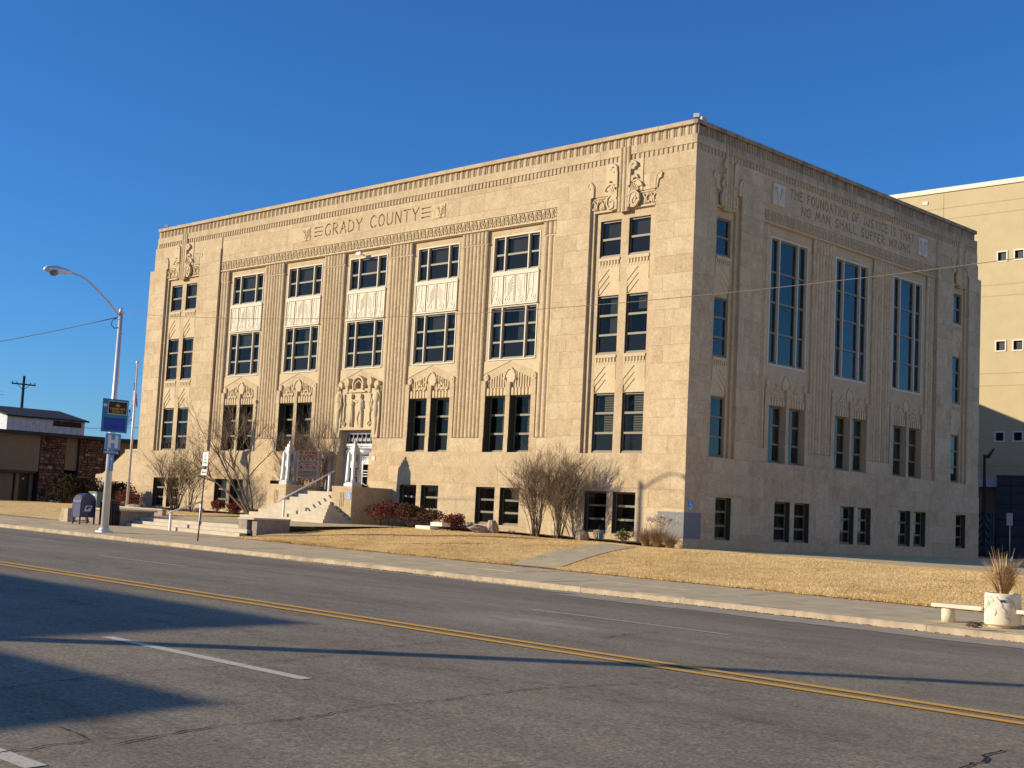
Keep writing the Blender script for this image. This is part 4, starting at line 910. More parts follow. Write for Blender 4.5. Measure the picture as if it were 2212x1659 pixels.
def engraved(name, rz, rect, lines, d, w, depth=.07, cs=.0145):
    """stone slab with the letter strokes cut out of it, as merged cell runs plus the walls of every cut"""
    a, b, c0, e = rect; nx, nz = int((b-a)/cs), int((e-c0)/cs); xs = a+(np.arange(nx)+.5)*(b-a)/nx; zz = c0+(np.arange(nz)+.5)*(e-c0)/nz
    X, Z = np.meshgrid(xs, zz); cut = np.zeros(X.shape, bool)
    for pl in lines:
        for (x0, y0), (x1, y1) in zip(pl, pl[1:]):
            i0 = max(0, int((min(x0, x1)-w-a)/(b-a)*nx)); i1 = min(nx, int((max(x0, x1)+w-a)/(b-a)*nx)+2)
            sx, sz = X[:, i0:i1], Z[:, i0:i1]; dx, dz = x1-x0, y1-y0; t = np.clip(((sx-x0)*dx+(sz-y0)*dz)/(dx*dx+dz*dz+1e-9), 0, 1)
            cut[:, i0:i1] |= np.hypot(sx-x0-t*dx, sz-y0-t*dz) < w/2
    mb = MB(); hx, hz = (b-a)/nx, (e-c0)/nz; r = 0
    while r < nz:
        r2 = r+1
        while r2 < nz and (cut[r2] == cut[r]).all(): r2 += 1
        row = cut[r]; z0_, z1_ = c0+r*hz, c0+r2*hz; i = 0
        while i < nx:
            j = i
            while j < nx and row[j] == row[i]: j += 1
            if not row[i]: mb.add([(a+i*hx, d, z0_), (a+j*hx, d, z0_), (a+j*hx, d, z1_), (a+i*hx, d, z1_)], [(0, 1, 2, 3)])
            else:
                mb.add([(a+i*hx, d, z0_), (a+i*hx, d+depth, z0_), (a+i*hx, d+depth, z1_), (a+i*hx, d, z1_)], [(0, 1, 2, 3)])
                mb.add([(a+j*hx, d, z0_), (a+j*hx, d+depth, z0_), (a+j*hx, d+depth, z1_), (a+j*hx, d, z1_)], [(0, 3, 2, 1)])
            i = j
        r = r2
    for r in range(nz-1):
        df = cut[r] != cut[r+1]; i = 0
        while i < nx:
            if not df[i]: i += 1; continue
            j = i
            while j < nx and df[j] and cut[r, j] == cut[r, i]: j += 1
            z_ = c0+(r+1)*hz; mb.add([(a+i*hx, d, z_), (a+j*hx, d, z_), (a+j*hx, d+depth, z_), (a+i*hx, d+depth, z_)], [(0, 1, 2, 3)]); i = j
    o = mb.build(name, 'back', CH)
    if rz: o.rotation_euler = (0, 0, rz)
    bk = MB(); bk.box(a, b, d+depth-.004, d+.5, c0, e); facade_part('inscription_backing', bk, 'back', rz)
    return o
def text_lines(txt, u0, u1, zb, zt):
    ad = {'I': .25, 'M': 1.25, 'W': 1.3, ' ': .65, 'J': .7, 'L': .8, 'E': .8, 'F': .8}; tot = sum(ad.get(ch, 1)+.42 for ch in txt)-.42; k = (u1-u0)/tot; u = u0; out = []
    for ch in txt:
        wd = ad.get(ch, 1)
        if ch != ' ':
            for st_ in GLY[ch]: out.append([(u+x*wd*k, zb+z*(zt-zb)) for x, z in st_])
        u += (wd+.42)*k
    return out
st = text_lines('GRADY COUNTY', -23.02, -16.02, 14.42, 14.99)
for (a, b) in ((-23.86, -23.26), (-15.78, -15.22)):
    for q in (14.48, 14.69, 14.90): st.append([(a, q), (b, q)])
o = engraved('carved_inscription', 0, (-23.95, -15.1, 14.28, 15.1), st, .09, .07); o['label'] = 'carved inscription reading GRADY COUNTY between two sets of three bars'
st = text_lines('THE FOUNDATION OF JUSTICE IS THAT', 6.68, 17.42, 14.75, 15.12)+text_lines('NO MAN SHALL SUFFER WRONG', 7.6, 17.05, 14.18, 14.55)
o = engraved('carved_inscription', SIDE, (5.2, 18.75, 14.10, 15.2), st, .09, .062); o['label'] = 'carved inscription THE FOUNDATION OF JUSTICE IS THAT NO MAN SHALL SUFFER WRONG'
def plaque(rz, u, z, w, h, pale, dd):
    mb = MB(); mb.box(u-w/2, u+w/2, .09-dd, .09, z-h/2, z+h/2)
    for s in (-1, 1):
        mb.ribbon([(u+s*w*.08, z-h*.4), (u+s*w*.12, z), (u+s*w*.3, z+h*.38)], .03, .09-dd-.03, .09-dd); mb.ribbon(spiral(u+s*w*.25, z+h*.22, w*.16, 1.2, 0, s, 9), .03, .09-dd-.03, .09-dd)
        for k in range(4): mb.ribbon([(u+s*w*.12, z-h*.3+k*h*.13), (u+s*w*.42, z-h*.18+k*h*.13)], .025, .09-dd-.03, .09-dd)
    mb.disc(u, z-h*.36, w*.16, .09-dd-.03, .09-dd, 10); facade_part('carved_plaque', mb, pale, rz)
plaque(0, -24.55, 14.67, .62, .66, 'carved', .03); plaque(0, -14.50, 14.66, .62, .62, 'carved', .03)
plaque(SIDE, 5.72, 14.65, .85, .88, 'cream', .10); plaque(SIDE, 18.15, 14.65, .85, .86, 'cream', .10)
# --- entrance door
c = BAYS[2]; DR = link('entrance_door', None, CH); DR['label'] = 'silver painted double entrance doors with glass and a scrolled grille above'
mb = MB(); d = .5
mb.box(c-1.19, c-1.08, d-.05, d+.1, 1.56, 4.58); mb.box(c+1.08, c+1.19, d-.05, d+.1, 1.56, 4.58); mb.box(c-1.08, c+1.08, d-.06, d+.1, 4.45, 4.58)
mb.box(c-1.08, c+1.08, d-.14, d+.1, 3.86, 3.98); mb.box(c-1.08, c+1.08, d-.08, d+.1, 3.76, 3.86)
mb.ribbon([(c-1.05, 3.81), (c+1.05, 3.81)], .04, d-.10, d)
k = 8; vs = []
for j in range(k+1): t = math.pi*j/k; vs.append((d+.02-.15*math.sin(t), 3.58-.18*math.cos(t)))
mb.add([(c-1.08, y, z) for y, z in vs]+[(c+1.08, y, z) for y, z in vs], [(j, j+k+1, j+k+2, j+1) for j in range(k)]+[tuple(range(k+1)), tuple(range(2*k+1, k, -1))], True)
mb.box(c-1.08, c+1.08, d-.08, d+.1, 3.33, 3.38); mb.box(c-.05, c+.05, d-.03, d+.08, 1.56, 3.33)
mb.build('door_frame', 'silver_paint', DR)
mb = MB()
for i in range(7):
    u = c-.96+i*.32; mb.tube([(u, d, 4.0), (u, d, 4.45)], .028 if i % 2 else .04, 6)
    for s in (-1, 1): mb.ribbon(spiral(u+.16, 4.17, .10, 1.3, 1, s, 12), .03, d, d+.03)
mb.build('scroll_grille', 'silver_paint', DR)
for s in (-1, 1):
    a, b = (c-1.07, c-.06) if s < 0 else (c+.06, c+1.07); mb = MB(); d = .5
    mb.box(a, a+.12, d, d+.06, 1.56, 3.32); mb.box(b-.12, b, d, d+.06, 1.56, 3.32); mb.box(a+.12, b-.12, d, d+.06, 3.0, 3.32); mb.box(a+.12, b-.12, d, d+.06, 1.56, 1.72)
    for z in (2.42, 2.55, 2.68): mb.box(a+.12, b-.12, d-.01, d+.03, z, z+.035)
    mb.disc((a+b)/2, 3.15, .12, d-.03, d, 10); mb.ribbon([(a+.15, 3.02), ((a+b)/2-.18, 3.25)], .03, d-.02, d); mb.ribbon([(b-.15, 3.02), ((a+b)/2+.18, 3.25)], .03, d-.02, d)
    lf = mb.build('door_leaf', 'silver_paint', DR)
    mb = MB(); mb.quad((a+.12, d+.03, 1.72), (b-.12, d+.03, 1.72), (b-.12, d+.03, 3.0), (a+.12, d+.03, 3.0)); mb.build('door_glass', 'glass', lf)
    mb = MB(); mb.tube([(a+.16, d-.04, 2.12), ((a+b)/2, d-.08, 2.0), (b-.16, d-.04, 2.12)], .018, 6); mb.build('push_bar', 'silver_paint', lf)
mb = MB(); mb.box(c-1.2, c+1.2, .75, .8, 1.4, 4.6); mb.build('door_backing', 'interior', DR)
mb = MB(); mb.box(c-1.2, c+1.2, -.02, .7, 1.4, 1.555); mb.build('threshold', 'steps', DR)
# pylon stub and small notices beside the door
t_ = thing('stone_pylon', 'narrow dark stone post standing beside the left jamb of the entrance', 'post', (-21.3, -.25, 1.6)); mb = MB(); mb.box(-21.45, -21.12, -.32, .1-.14, 1.55, 3.52); mb.box(-21.4, -21.17, -.28, -.05, 3.52, 3.58); child('post', mb, 'planterstone', t_)
for u, w, lb in ((-21.95, .2, 'small white notice on the wall left of the entrance'), (-18.1, .2, 'small white notice on the wall right of the entrance')):
    mb = MB(); mb.box(u-w/2, u+w/2, -.045, -.031, 3.18, 3.34); o = mb.build('wall_notice', 'signwhite'); tag(o, lb, 'notice')
# left side stair cheek wall
t_ = thing('side_stair_wall', 'low stepped limestone wall of the side stair at the left end of the courthouse', 'wall', (-41.5, .5, 0))
mb = MB(); mb.poly([(LFT-.05, -.3), (LFT-.05, 3.55), (LFT-1.45, 3.50), (-43.2, 2.2), (-44.0, 2.14), (-44.05, 1.95), (-43.9, 1.9), (-44.05, 1.75), (-43.85, 1.65), (-43.9, 1.5), (-43.6, 1.3), (-43.3, -.3)], .1, 1.2); child('cheek', mb, 'stone', t_)
mb = MB(); mb.poly([(LFT-.05, 3.555), (LFT-1.45, 3.505), (LFT-1.45, 3.62), (LFT-.05, 3.67)], .06, 1.24); child('coping', mb, 'carved', t_)

# ------------------------------------------------------------------ entrance stairs
ES = thing('entrance_stairs', 'wide pale concrete entrance stairs between two stone cheek walls', 'stairs', (-19.7, -3, .2))
for k in range(9):
    mb = MB(); y0 = -4.0+.3*k; zt = .2+.157*(k+1); zb = .2+.157*k-(.3 if k == 0 else 0)
    if k < 6: a, b = -22.84+.3*k, -16.54-.3*k
    else: a, b = -21.60, -18.12
    yb = y0+.31 if k < 8 else -.04
    if k < 6: mb.box(a, b, y0, -2.36, zb, zt-.004*0); 
    if k < 6: mb.box(-21.60, -18.12, -2.36, y0+.9 if y0+.9 > -2.3 else -2.3, zb, zt-.002) if False else None
    if k >= 6: mb.box(a, b, max(y0, -2.355), yb, zb-.0, zt)
    if k == 8: pass
    child('step', mb, 'steps', ES)
    if k < 6:
        # side returns joint line
        pass
mb = MB(); mb.box(-21.60, -18.12, -2.355, -.04, .0, .2+.157*6-.002); child('stair_core', mb, 'steps', ES)
def cheek(x0, x1, nm):
    mb = MB(); mb.box(x0, x1, -2.35, -.031, -.1, 1.74); mb.box(x0-.015, x1+.015, -2.365, -.031, 1.742, 1.87); o = child('cheek_wall', mb, 'stone', ES)
    mb = MB()
    for q in (-.12, 0, .12): mb.box((x0+x1)/2+q-.022, (x0+x1)/2+q+.022, -2.372, -2.352, .95, 1.6)
    child('ornament_stripes', mb, 'back', ES)
cheek(-18.115, -16.69, 'r'); cheek(-23.1, -21.61, 'l')
def hc_sign(loc, rz, lb, s=.32):
    t = thing('accessible_entrance_sign', lb, 'sign', loc, rz); mb = MB(); mb.box(-s/2, s/2, -.008, 0, -s/2, s/2*1.05); mb.build('plate', 'hblue', t)
    mb = MB(); y0, y1 = -.012, -.009
    for a in range(0, 300, 30): 
        t0, t1 = R_(200+a), R_(200+a+31); mb.ribbon([(-.01+.085*math.cos(t0), -.05+.085*math.sin(t0)), (-.01+.085*math.cos(t1), -.05+.085*math.sin(t1))], .022, y0, y1)
    mb.disc(-.02, .115, .025, y0, y1, 8); mb.ribbon([(-.02, .085), (-.01, -.02), (.07, -.02), (.10, -.10), (.13, -.09)], .024, y0, y1); mb.ribbon([(-.015, .04), (.06, .035)], .02, y0, y1); mb.build('wheelchair_symbol', 'signwhite', t)
hc_sign((-16.88, -2.355, 1.45), 0, 'small blue wheelchair access sign on the right stair cheek wall', .3)
hc_sign((.032, .36, 1.66), SIDE, 'small blue wheelchair access sign on the shaded wall beside the building corner', .32)
# grey boxes wrapped round the corner
t_ = thing('grey_corner_panel', 'grey painted patch panel wrapped around the base of the building corner', 'panel', (0, 0, .4))
mb = MB(); mb.box(-1.2, .045, -.045, -.034, .40, 1.38); mb.box(.034, .045, -.034, 1.03, .40, 1.38); child('panel', mb, simple('grey_panel', (0.20, 0.20, 0.20), .6, .05, 3), t_)
# lantern pylons on the cheeks
def lantern(x, y, z, lb):
    t = thing('lantern_pylon', lb, 'lamp', (x, y, z), 0, 'painted lantern pylons on the stair cheeks')
    mb = MB(); mb.box(-.30, .30, -.30, .30, 0, .14); mb.box(-.26, .26, -.26, .26, .14, .2); mb.build('plinth', 'silver_paint', t)
    for sx in (-1, 1):
        for sy in (-1, 1):
            mb = MB(); xx, yy = sx*.2, sy*.2; k_ = .88
            mb.add([(xx-.065, yy-.065, .2), (xx+.065, yy-.065, .2), (xx+.065, yy+.065, .2), (xx-.065, yy+.065, .2), (xx*k_-.055, yy*k_-.055, 1.48), (xx*k_+.055, yy*k_-.055, 1.48), (xx*k_+.055, yy*k_+.055, 1.48), (xx*k_-.055, yy*k_+.055, 1.48)], [(0,3,2,1),(4,5,6,7),(0,1,5,4),(1,2,6,5),(2,3,7,6),(3,0,4,7)])
            mb.ball((xx, yy, .24), .10, .10, .12, 8, 5); mb.ball((xx*k_, yy*k_, 1.51), .07, .07, .07, 8, 5); mb.build('corner_post', 'white_paint', t)
    mb = MB(); mb.box(-.17, .17, -.17, .17, .85, 1.58); mb.box(-.19, .19, -.19, .19, 1.58, 1.64); mb.box(-.15, .15, -.15, .15, 1.64, 1.80); mb.box(-.10, .10, -.10, .10, 1.80, 1.93)
    mb.lathe([(.07, 1.93), (.09, 1.97), (.05, 2.01), (.065, 2.05), (.015, 2.14)], 0, 0, 10); mb.build('crown', 'silver_paint', t)
    for s_ in (-1, 1):
        for q_ in (-1, 1): mb = MB(); mb.ball((s_*.13, q_*.13, 1.72), .045, .045, .08, 8, 5); mb.build('finial', 'white_paint', t)
    mb = MB(); mb.box(-.07, .07, -.07, .07, .2, .85); mb.build('inner_shaft', 'steel_dk', t)
    for a in range(4):
        mb = MB(); mb.box(-.07, .07, -.182, -.172, 1.15, 1.48); o = mb.build('glass_panel', 'tinted', t, rz=a*math.pi/2)
lantern(-17.42, -1.72, 1.87, 'tall silver and white lantern pylon on the right stair cheek in front of the door')
lantern(-22.35, -1.72, 1.87, 'tall silver and white lantern pylon on the left stair cheek beside the notice board')
# handrails
def rail(x, y0, z0, y1, z1, h, over0, over1, lb):
    t = thing('handrail', lb, 'handrail', (x, (y0+y1)/2, z0)); s = (z1-z0)/(y1-y0)
    for (y, z) in ((y0, z0), (y1, z1)):
        mb = MB(); mb.box(x-.035, x+.035, y-.045, y+.045, z, z+h-.02); child('post', mb, 'white_paint', t)
    for dx in (-.04, .04):
        mb = MB(); mb.tube([(x+dx, y0-over0, z0+h-over0*s), (x+dx, y1+over1, z1+h+over1*s)], .027, 8); child('rail_bar', mb, 'galv', t)
rail(-19.65, -3.85, .36, -1.62+.28, 1.61, .86, .35, .25, 'white posted steel handrail up the middle of the entrance stairs')
# street steps up from the sidewalk
SS = thing('street_steps', 'three long low concrete steps rising from the sidewalk', 'steps', (-17.2, -10.2, -.4))
for k in range(3):
    mb = MB(); y0 = -10.75+.34*k; zf = lambda x: zwalk(x, -11)
    xa, xb = -21.45, -13.0
    z0a, z0b = zf(xa), zf(xb); fa = lambda k_: z0a+(0.06-z0a)*k_/3; fb = lambda k_: z0b+(0.06-z0b)*k_/3
    yb = -9.7
    mb.add([(xa, y0, -.7), (xb, y0, -.7), (xb, yb, -.7), (xa, yb, -.7), (xa, y0, fa(k+1)), (xb, y0, fb(k+1)), (xb, yb, fb(k+1)), (xa, yb, fa(k+1))], [(4,5,6,7),(0,1,5,4),(1,2,6,5),(2,3,7,6),(3,0,4,7)])
    child('step', mb, 'steps' if k != 1 else 'steps', SS)
mb = MB(); xs = rng(-24.3, -12.4, 1.5)
for a, b in zip(xs, xs[1:]): mb.quad((a, EDGE-.02, zwalk(a, EDGE)+.001), (b, EDGE-.02, zwalk(b, EDGE)+.001), (b, -10.7, zwalk(b, -11)+.004), (a, -10.7, zwalk(a, -11)+.004))
tag(mb.build('pavement', 'concrete'), kind='structure')
rail(-17.6, -10.95, -.40, -9.55, .07, .80, .08, .08, 'white posted handrail in the middle of the street steps')
# planter walls beside the street steps
t_ = thing('planter_wall', 'short brown stone wall with a pier at the right end of the street steps', 'wall', (-12.9, -9.8, -.3))
mb = MB(); mb.box(-13.6, -13.05, -10.4, -9.9, -.6, .28); child('pier', mb, 'planterstone', t_); mb = MB(); mb.box(-13.0, -12.6, -10.25, -8.7, -.6, .30); child('wall', mb, 'planterstone', t_)
mb = MB(); mb.box(-13.63, -12.57, -10.43, -8.68, .302, .36); child('coping', mb, 'steps', t_)
t_ = thing('planter_wall', 'dark stone planter wall with pale coping behind the trash can', 'wall', (-21.9, -10, -.3))
mb = MB(); mb.box(-24.6, -21.6, -10.9, -9.3, -.6, .30); child('wall', mb, 'planterstone', t_); mb = MB(); mb.box(-24.7, -21.5, -11.0, -9.2, .302, .37); child('coping', mb, 'steps', t_)
t_ = thing('terrace_wall', 'long low pale-capped wall at the foot of the flagpole', 'wall', (-27, -6.8, .2))
mb = MB(); mb.box(-31, -24.7, -7.0, -6.8, -.3, .38); child('wall', mb, 'planterstone', t_); mb = MB(); mb.box(-31.05, -24.65, -7.05, -6.75, .382, .43); child('coping', mb, 'steps', t_)
mb = MB(); mb.box(-25.6, -24.9, -11.6, -11.2, -.3, .10); mb.box(-25.55, -25.0, -11.55, -11.25, .10, .30); t_ = mb.build('limestone_block', 'kerb'); tag(t_, 'pale stepped stone block on the grass left of the mailbox', 'stone block')
t_ = thing('garden_wall', 'low cream garden wall in front of the dark stone building', 'wall', (-50, 0, .2)); mb = MB(); mb.box(-50.5, -49.6, .6, 1.2, 0, .55); child('pier', mb, 'parapet_white', t_); mb = MB(); mb.box(-50.3, -50.0, 1.2, 4.2, 0, .5); child('wall', mb, 'planterstone', t_)

# ------------------------------------------------------------------ street furniture
# lamp post with signs
LX, LY = -15.75, -14.9; LZ = zwalk(LX, LY)
lp = thing('street_lamp', 'tall galvanised street lamp on the sidewalk with a curved arm over the road', 'street lamp', (LX, LY, LZ))
mb = MB(); mb.tube([(0, 0, .0), (0, 0, 8.35)], [.15, .08], 14); mb.build('pole', 'galv', lp)
mb = MB(); mb.box(-.24, .24, -.24, .24, 0, .06); mb.lathe([(.22, .06), (.2, .14), (.17, .18)], 0, 0, 12); mb.build('base_plate', 'galv', lp)
mb = MB(); mb.tube([(0, 0, 8.3), (0, 0, 8.5)], [.1, .06], 10); mb.build('pole_cap', 'galv', lp)
AD = Vector((0, -1, 0))   # arm reaches out over the road
def ap(r, z): return (AD.x*r, AD.y*r, z)
arm_pts = [ap(.0, 8.15), ap(.5, 8.62), ap(1.0, 9.02), ap(1.45, 9.33), ap(1.8, 9.47), ap(2.15, 9.53)]
mb = MB(); mb.tube(arm_pts, [.045, .042, .04, .038, .036, .034], 8); mb.build('arm', 'galv', lp)
hd = MB(); hd.tube([ap(2.1, 9.53), ap(2.35, 9.54), ap(2.75, 9.55), ap(3.1, 9.53), ap(3.22, 9.49)], [.04, .10, .15, .12, .05], 10); head_ = hd.build('lamp_head', 'galv', lp)
mb = MB(); mb.ball(ap(2.85, 9.44), .17, .19, .15, 10, 6); mb.build('lens', 'tinted', lp)
mb = MB(); mb.tube([(-.05, -.15, 8.1), (-.25, -.2, 8.05), (-.32, -.2, 7.85), (-.15, -.15, 7.72), (0, -.1, 7.75)], .02, 6); mb.build('cable_loop', 'steel_dk', lp)
# signs on the pole face +x (towards oncoming traffic)
def sign_plate(name, lb, cat, x, y0, y1, z0, z1, mat, parent=None):
    t = thing(name, lb, cat, (x, (y0+y1)/2, z0)); mb = MB(); mb.box(x-.012, x, y0, y1, z0, z1); child('plate', mb, mat, t); return t
X = LX+.17
t = sign_plate('direction_sign', 'large teal and royal blue direction sign, topmost on the lamp post', 'sign', X, -15.46, -14.38, 3.33, 4.58, 'tealsign')
def on_x(t, name, mat, polys, off):   # flat print pieces on an x = const plate: (y,z) polygons
    mb = MB()
    for p in polys:
        q = p if sum(p[i][0]*p[(i+1)%len(p)][1]-p[(i+1)%len(p)][0]*p[i][1] for i in range(len(p))) > 0 else p[::-1]
        mb.add([(X+off, y, z) for y, z in q], [tuple(range(len(q)))])
    return child(name, mb, mat, t)
def rectp(a, b, c, d): return [(a, c), (b, c), (b, d), (a, d)]
def txt_polys(s, y0, y1, zb, zt, w): return text_strokes(s, y0, y1, zb, zt, w)
on_x(t, 'lower_panel', 'royal', [rectp(-15.36, -14.46, 3.40, 3.88)], .004)
on_x(t, 'white_border', 'signwhite', [rectp(-15.23, -14.43, 4.01, 4.51)], .004)
on_x(t, 'black_panel', 'black', [rectp(-15.21, -14.45, 4.03, 4.49)], .008)
on_x(t, 'emblem', 'gold', [[(-14.90, 4.30), (-14.76, 4.30), (-14.72, 4.38), (-14.79, 4.36), (-14.80, 4.44), (-14.83, 4.37), (-14.86, 4.44), (-14.87, 4.36), (-14.94, 4.38)]], .012)
on_x(t, 'lettering', 'gold', txt_polys('CHOCTAW RI', -15.10, -14.52, 4.17, 4.26, .022)[:0]+text_strokes('CANADIAN RIVER', -15.13, -14.52, 4.18, 4.26, .018)+text_strokes('BREWING CO', -15.05, -14.60, 4.07, 4.15, .018), .012)
on_x(t, 'white_arrow', 'signwhite', [[(-15.44, 4.33), (-15.36, 4.42), (-15.36, 4.37), (-15.27, 4.37), (-15.27, 4.29), (-15.36, 4.29), (-15.36, 4.24)]], .012)
t = sign_plate('hospital_sign', 'light blue sign with a large white letter H on the lamp post', 'sign', X, -15.24, -14.60, 2.67, 3.28, 'hblue')
on_x(t, 'letter_h', 'signwhite', [rectp(-15.13, -15.00, 2.74, 3.22), rectp(-14.84, -14.71, 2.74, 3.22), rectp(-15.00, -14.84, 2.92, 3.04)], .004)
t = sign_plate('hospital_name_sign', 'narrow navy sign reading HOSPITAL under the letter H', 'sign', X, -15.26, -14.61, 2.49, 2.655, 'navysign')
on_x(t, 'lettering', 'signwhite', text_strokes('HOSPITAL', -15.22, -14.66, 2.53, 2.62, .022), .004)
t = sign_plate('arrow_sign', 'slim blue sign with a white up arrow, lowest on the lamp post', 'sign', X, -15.03, -14.83, 1.88, 2.485, 'hblue')
on_x(t, 'white_arrow', 'signwhite', [[(-14.99, 2.28), (-14.93, 2.42), (-14.87, 2.28), (-14.92, 2.30), (-14.92, 1.96), (-14.94, 1.96), (-14.94, 2.30)]], .004)
# parking sign post (leaning slightly)
PX, PY = -10.2, -14.4; PZ = zwalk(PX, PY)
ps = thing('parking_sign', 'thin dark post with a white green-lettered parking sign and a double arrow plate', 'sign', (PX, PY, PZ))
TOP = (.22, -.02, 2.95)
mb = MB(); mb.tube([(0, 0, 0), (TOP[0], TOP[1], TOP[2]+.0)], .024, 6); mb.build('post', 'steel_dk', ps)
def ps_plate(nm, z0, z1, w, mat):
    mb = MB(); xc = TOP[0]*((z0+z1)/2)/TOP[2]; mb.box(xc-w/2, xc+w/2, -.06, -.05, z0, z1); return mb.build(nm, mat, ps), xc
o, xc = ps_plate('sign_plate', 2.62, 3.10, .33, 'signwhite')
mb = MB()
for z, w in ((3.03, .05), (2.97, .09), (2.93, .09), (2.85, .14), (2.82, .14), (2.745, .22), (2.71, .22)): mb.box(xc-w/2, xc+w/2, -.065, -.061, z, z+.025)
mb.build('green_lettering', 'signgreen', o)
o, xc = ps_plate('arrow_plate', 2.30, 2.50, .33, 'signwhite')
mb = MB(); mb.poly([(xc-.13, 2.40), (xc-.07, 2.45), (xc-.07, 2.415), (xc+.07, 2.415), (xc+.07, 2.45), (xc+.13, 2.40), (xc+.07, 2.35), (xc+.07, 2.385), (xc-.07, 2.385), (xc-.07, 2.35)], -.065, -.061); mb.build('double_arrow', 'black', o)
# notice board
nb = thing('notice_board', 'large buff notice board with red NO WEAPONS ALLOWED lettering beside the stairs', 'notice board', (-21.55, -1.2, 1.6), R_(52))
W_, z0, z1 = 1.12, .62, 1.93
mb = MB(); mb.box(-W_/2, W_/2, -.02, .02, z0, z1); mb.build('board', 'signtan', nb)
for s in (-1, 1): mb = MB(); mb.box(s*W_/2-.04, s*W_/2+.04, -.03, .03, .0, z1+.02); mb.build('post', 'planterstone', nb)
def nbp(nm, mat, polys):
    mb = MB()
    for p in polys:
        q = p if sum(p[i][0]*p[(i+1)%len(p)][1]-p[(i+1)%len(p)][0]*p[i][1] for i in range(len(p))) > 0 else p[::-1]
        mb.add([(u, -.024, z) for u, z in q], [tuple(range(len(q)))])
    o_ = mb.build(nm, mat, nb)
    if nm == 'small_print': o_['kind'] = 'stuff'
nbp('red_lettering', 'signred', text_strokes('NO WEAPONS', -.42, .42, 1.78, 1.89, .03)+text_strokes('ALLOWED', -.40, .42, 1.62, 1.74, .03))
nbp('small_print', 'steel_dk', [rectp(-.44, .44, 1.585, 1.60)]+[rectp(-.42+i*.2, -.36+i*.2, 1.49, 1.56) for i in range(5)]+[rectp(-.4, .4, z, z+.012) for z in (1.42, 1.38, 1.34)]+[rectp(-.44, .44, z, z+.03) for z in (.92, .86, .79, .72)]+[rectp(-.3, .3, .67, .69)])
rings = []
for cx_ in (-.3, 0, .3):
    for a in range(0, 360, 30): t0, t1 = R_(a), R_(a+30); rings.append(outline([(cx_+.125*math.cos(t0), 1.13+.125*math.sin(t0)), (cx_+.125*math.cos(t1), 1.13+.125*math.sin(t1))], .022))
    rings.append(outline([(cx_-.085, 1.215), (cx_+.085, 1.045)], .022))
rings.append(rectp(-.2, .2, 1.27, 1.30))
nbp('prohibition_rings', 'signred', rings)
nbp('pictograms', 'black', [[(-.36, 1.08), (-.28, 1.08), (-.25, 1.13), (-.28, 1.18), (-.34, 1.17)], [(-.07, 1.1), (-.02, 1.16), (.08, 1.15), (.03, 1.11), (-.02, 1.12), (-.05, 1.07)], [(.24, 1.10), (.34, 1.10), (.37, 1.16), (.25, 1.17)], rectp(-.43, -.37, 1.28, 1.34), rectp(.37, .43, 1.28, 1.34)])
# mailbox
MX, MY = -22.75, -12.0; mz = zwalk(MX, -12)-.01
mx = thing('mailbox', 'dark blue domed mailbox on four legs beside the sidewalk', 'mailbox', (MX, MY, mz))
prof = [(-.36, .30), (.36, .30), (.36, .95)]+[(.36*math.cos(R_(a)), .95+.36*math.sin(R_(a))) for a in range(15, 180, 15)]+[(-.36, .95)]
mb = MB(); n = len(prof); mb.add([(-.33, y, z) for y, z in prof]+[(.33, y, z) for y, z in prof], [tuple(range(n-1, -1, -1)), tuple(range(n, 2*n))]+[(i, (i+1) % n, (i+1) % n+n, i+n) for i in range(n)]); mb.build('body', 'navy', mx)
for sx in (-1, 1):
    for sy in (-1, 1):
        mb = MB(); mb.box(sx*.30-.03, sx*.30+.03, sy*.33-.03, sy*.33+.03, 0, .34); mb.build('leg', 'navy', mx)
mb = MB(); mb.box(-.35, .35, -.375, -.362, .86, .90); mb.box(-.345, -.30, -.37, -.362, .34, .9); mb.box(.30, .345, -.37, -.362, .34, .9); mb.build('hopper_trim', 'navy', mx)
mb = MB(); mb.add([(-.24, -.352, 1.0), (.24, -.352, 1.0), (.24, -.27, 1.215), (-.24, -.27, 1.215)], [(0,1,2,3)]); o = mb.build('hopper_slot', 'black', mx); o.location = (0, -.012, .012)
mb = MB(); mb.add([(.334, -.18, .56), (.334, .12, .56), (.334, .20, .80), (.334, -.10, .80)], [(0,1,2,3)]); mb.build('logo_panel', 'signwhite', mx)
mb = MB(); mb.add([(.337, -.11, .64), (.337, -.04, .62), (.337, .03, .68), (.337, .12, .70), (.337, .15, .76), (.337, -.04, .77), (.337, -.08, .72)], [tuple(range(7))]); mb.build('eagle_logo', 'navysign', mx)
# trash can
TX, TY = -21.95, -11.25; tz = zwalk(TX, TY)
tr = thing('trash_can', 'black slatted metal trash can behind the street lamp post', 'trash can', (TX, TY, tz))
mb = MB(); mb.lathe([(.36, .04), (.36, .08), (.34, .08), (.34, .9), (.30, .9), (.28, .06)], 0, 0, 24, False); mb.build('liner', 'black', tr)
for i in range(20):
    a = 2*math.pi*i/20; mb = MB(); mb.box(-.025, .025, -.012, .012, 0, .98); o = mb.build('slat', 'steel_dk', tr); o.location = (.39*math.cos(a), .39*math.sin(a), 0); o.rotation_euler = (0, 0, a+math.pi/2)
mb = MB(); mb.lathe([(.42, .96), (.44, 1.0), (.40, 1.06), (.2, 1.08), (.18, 1.04), (.4, .97)], 0, 0, 24); mb.build('lid', 'steel_dk', tr)
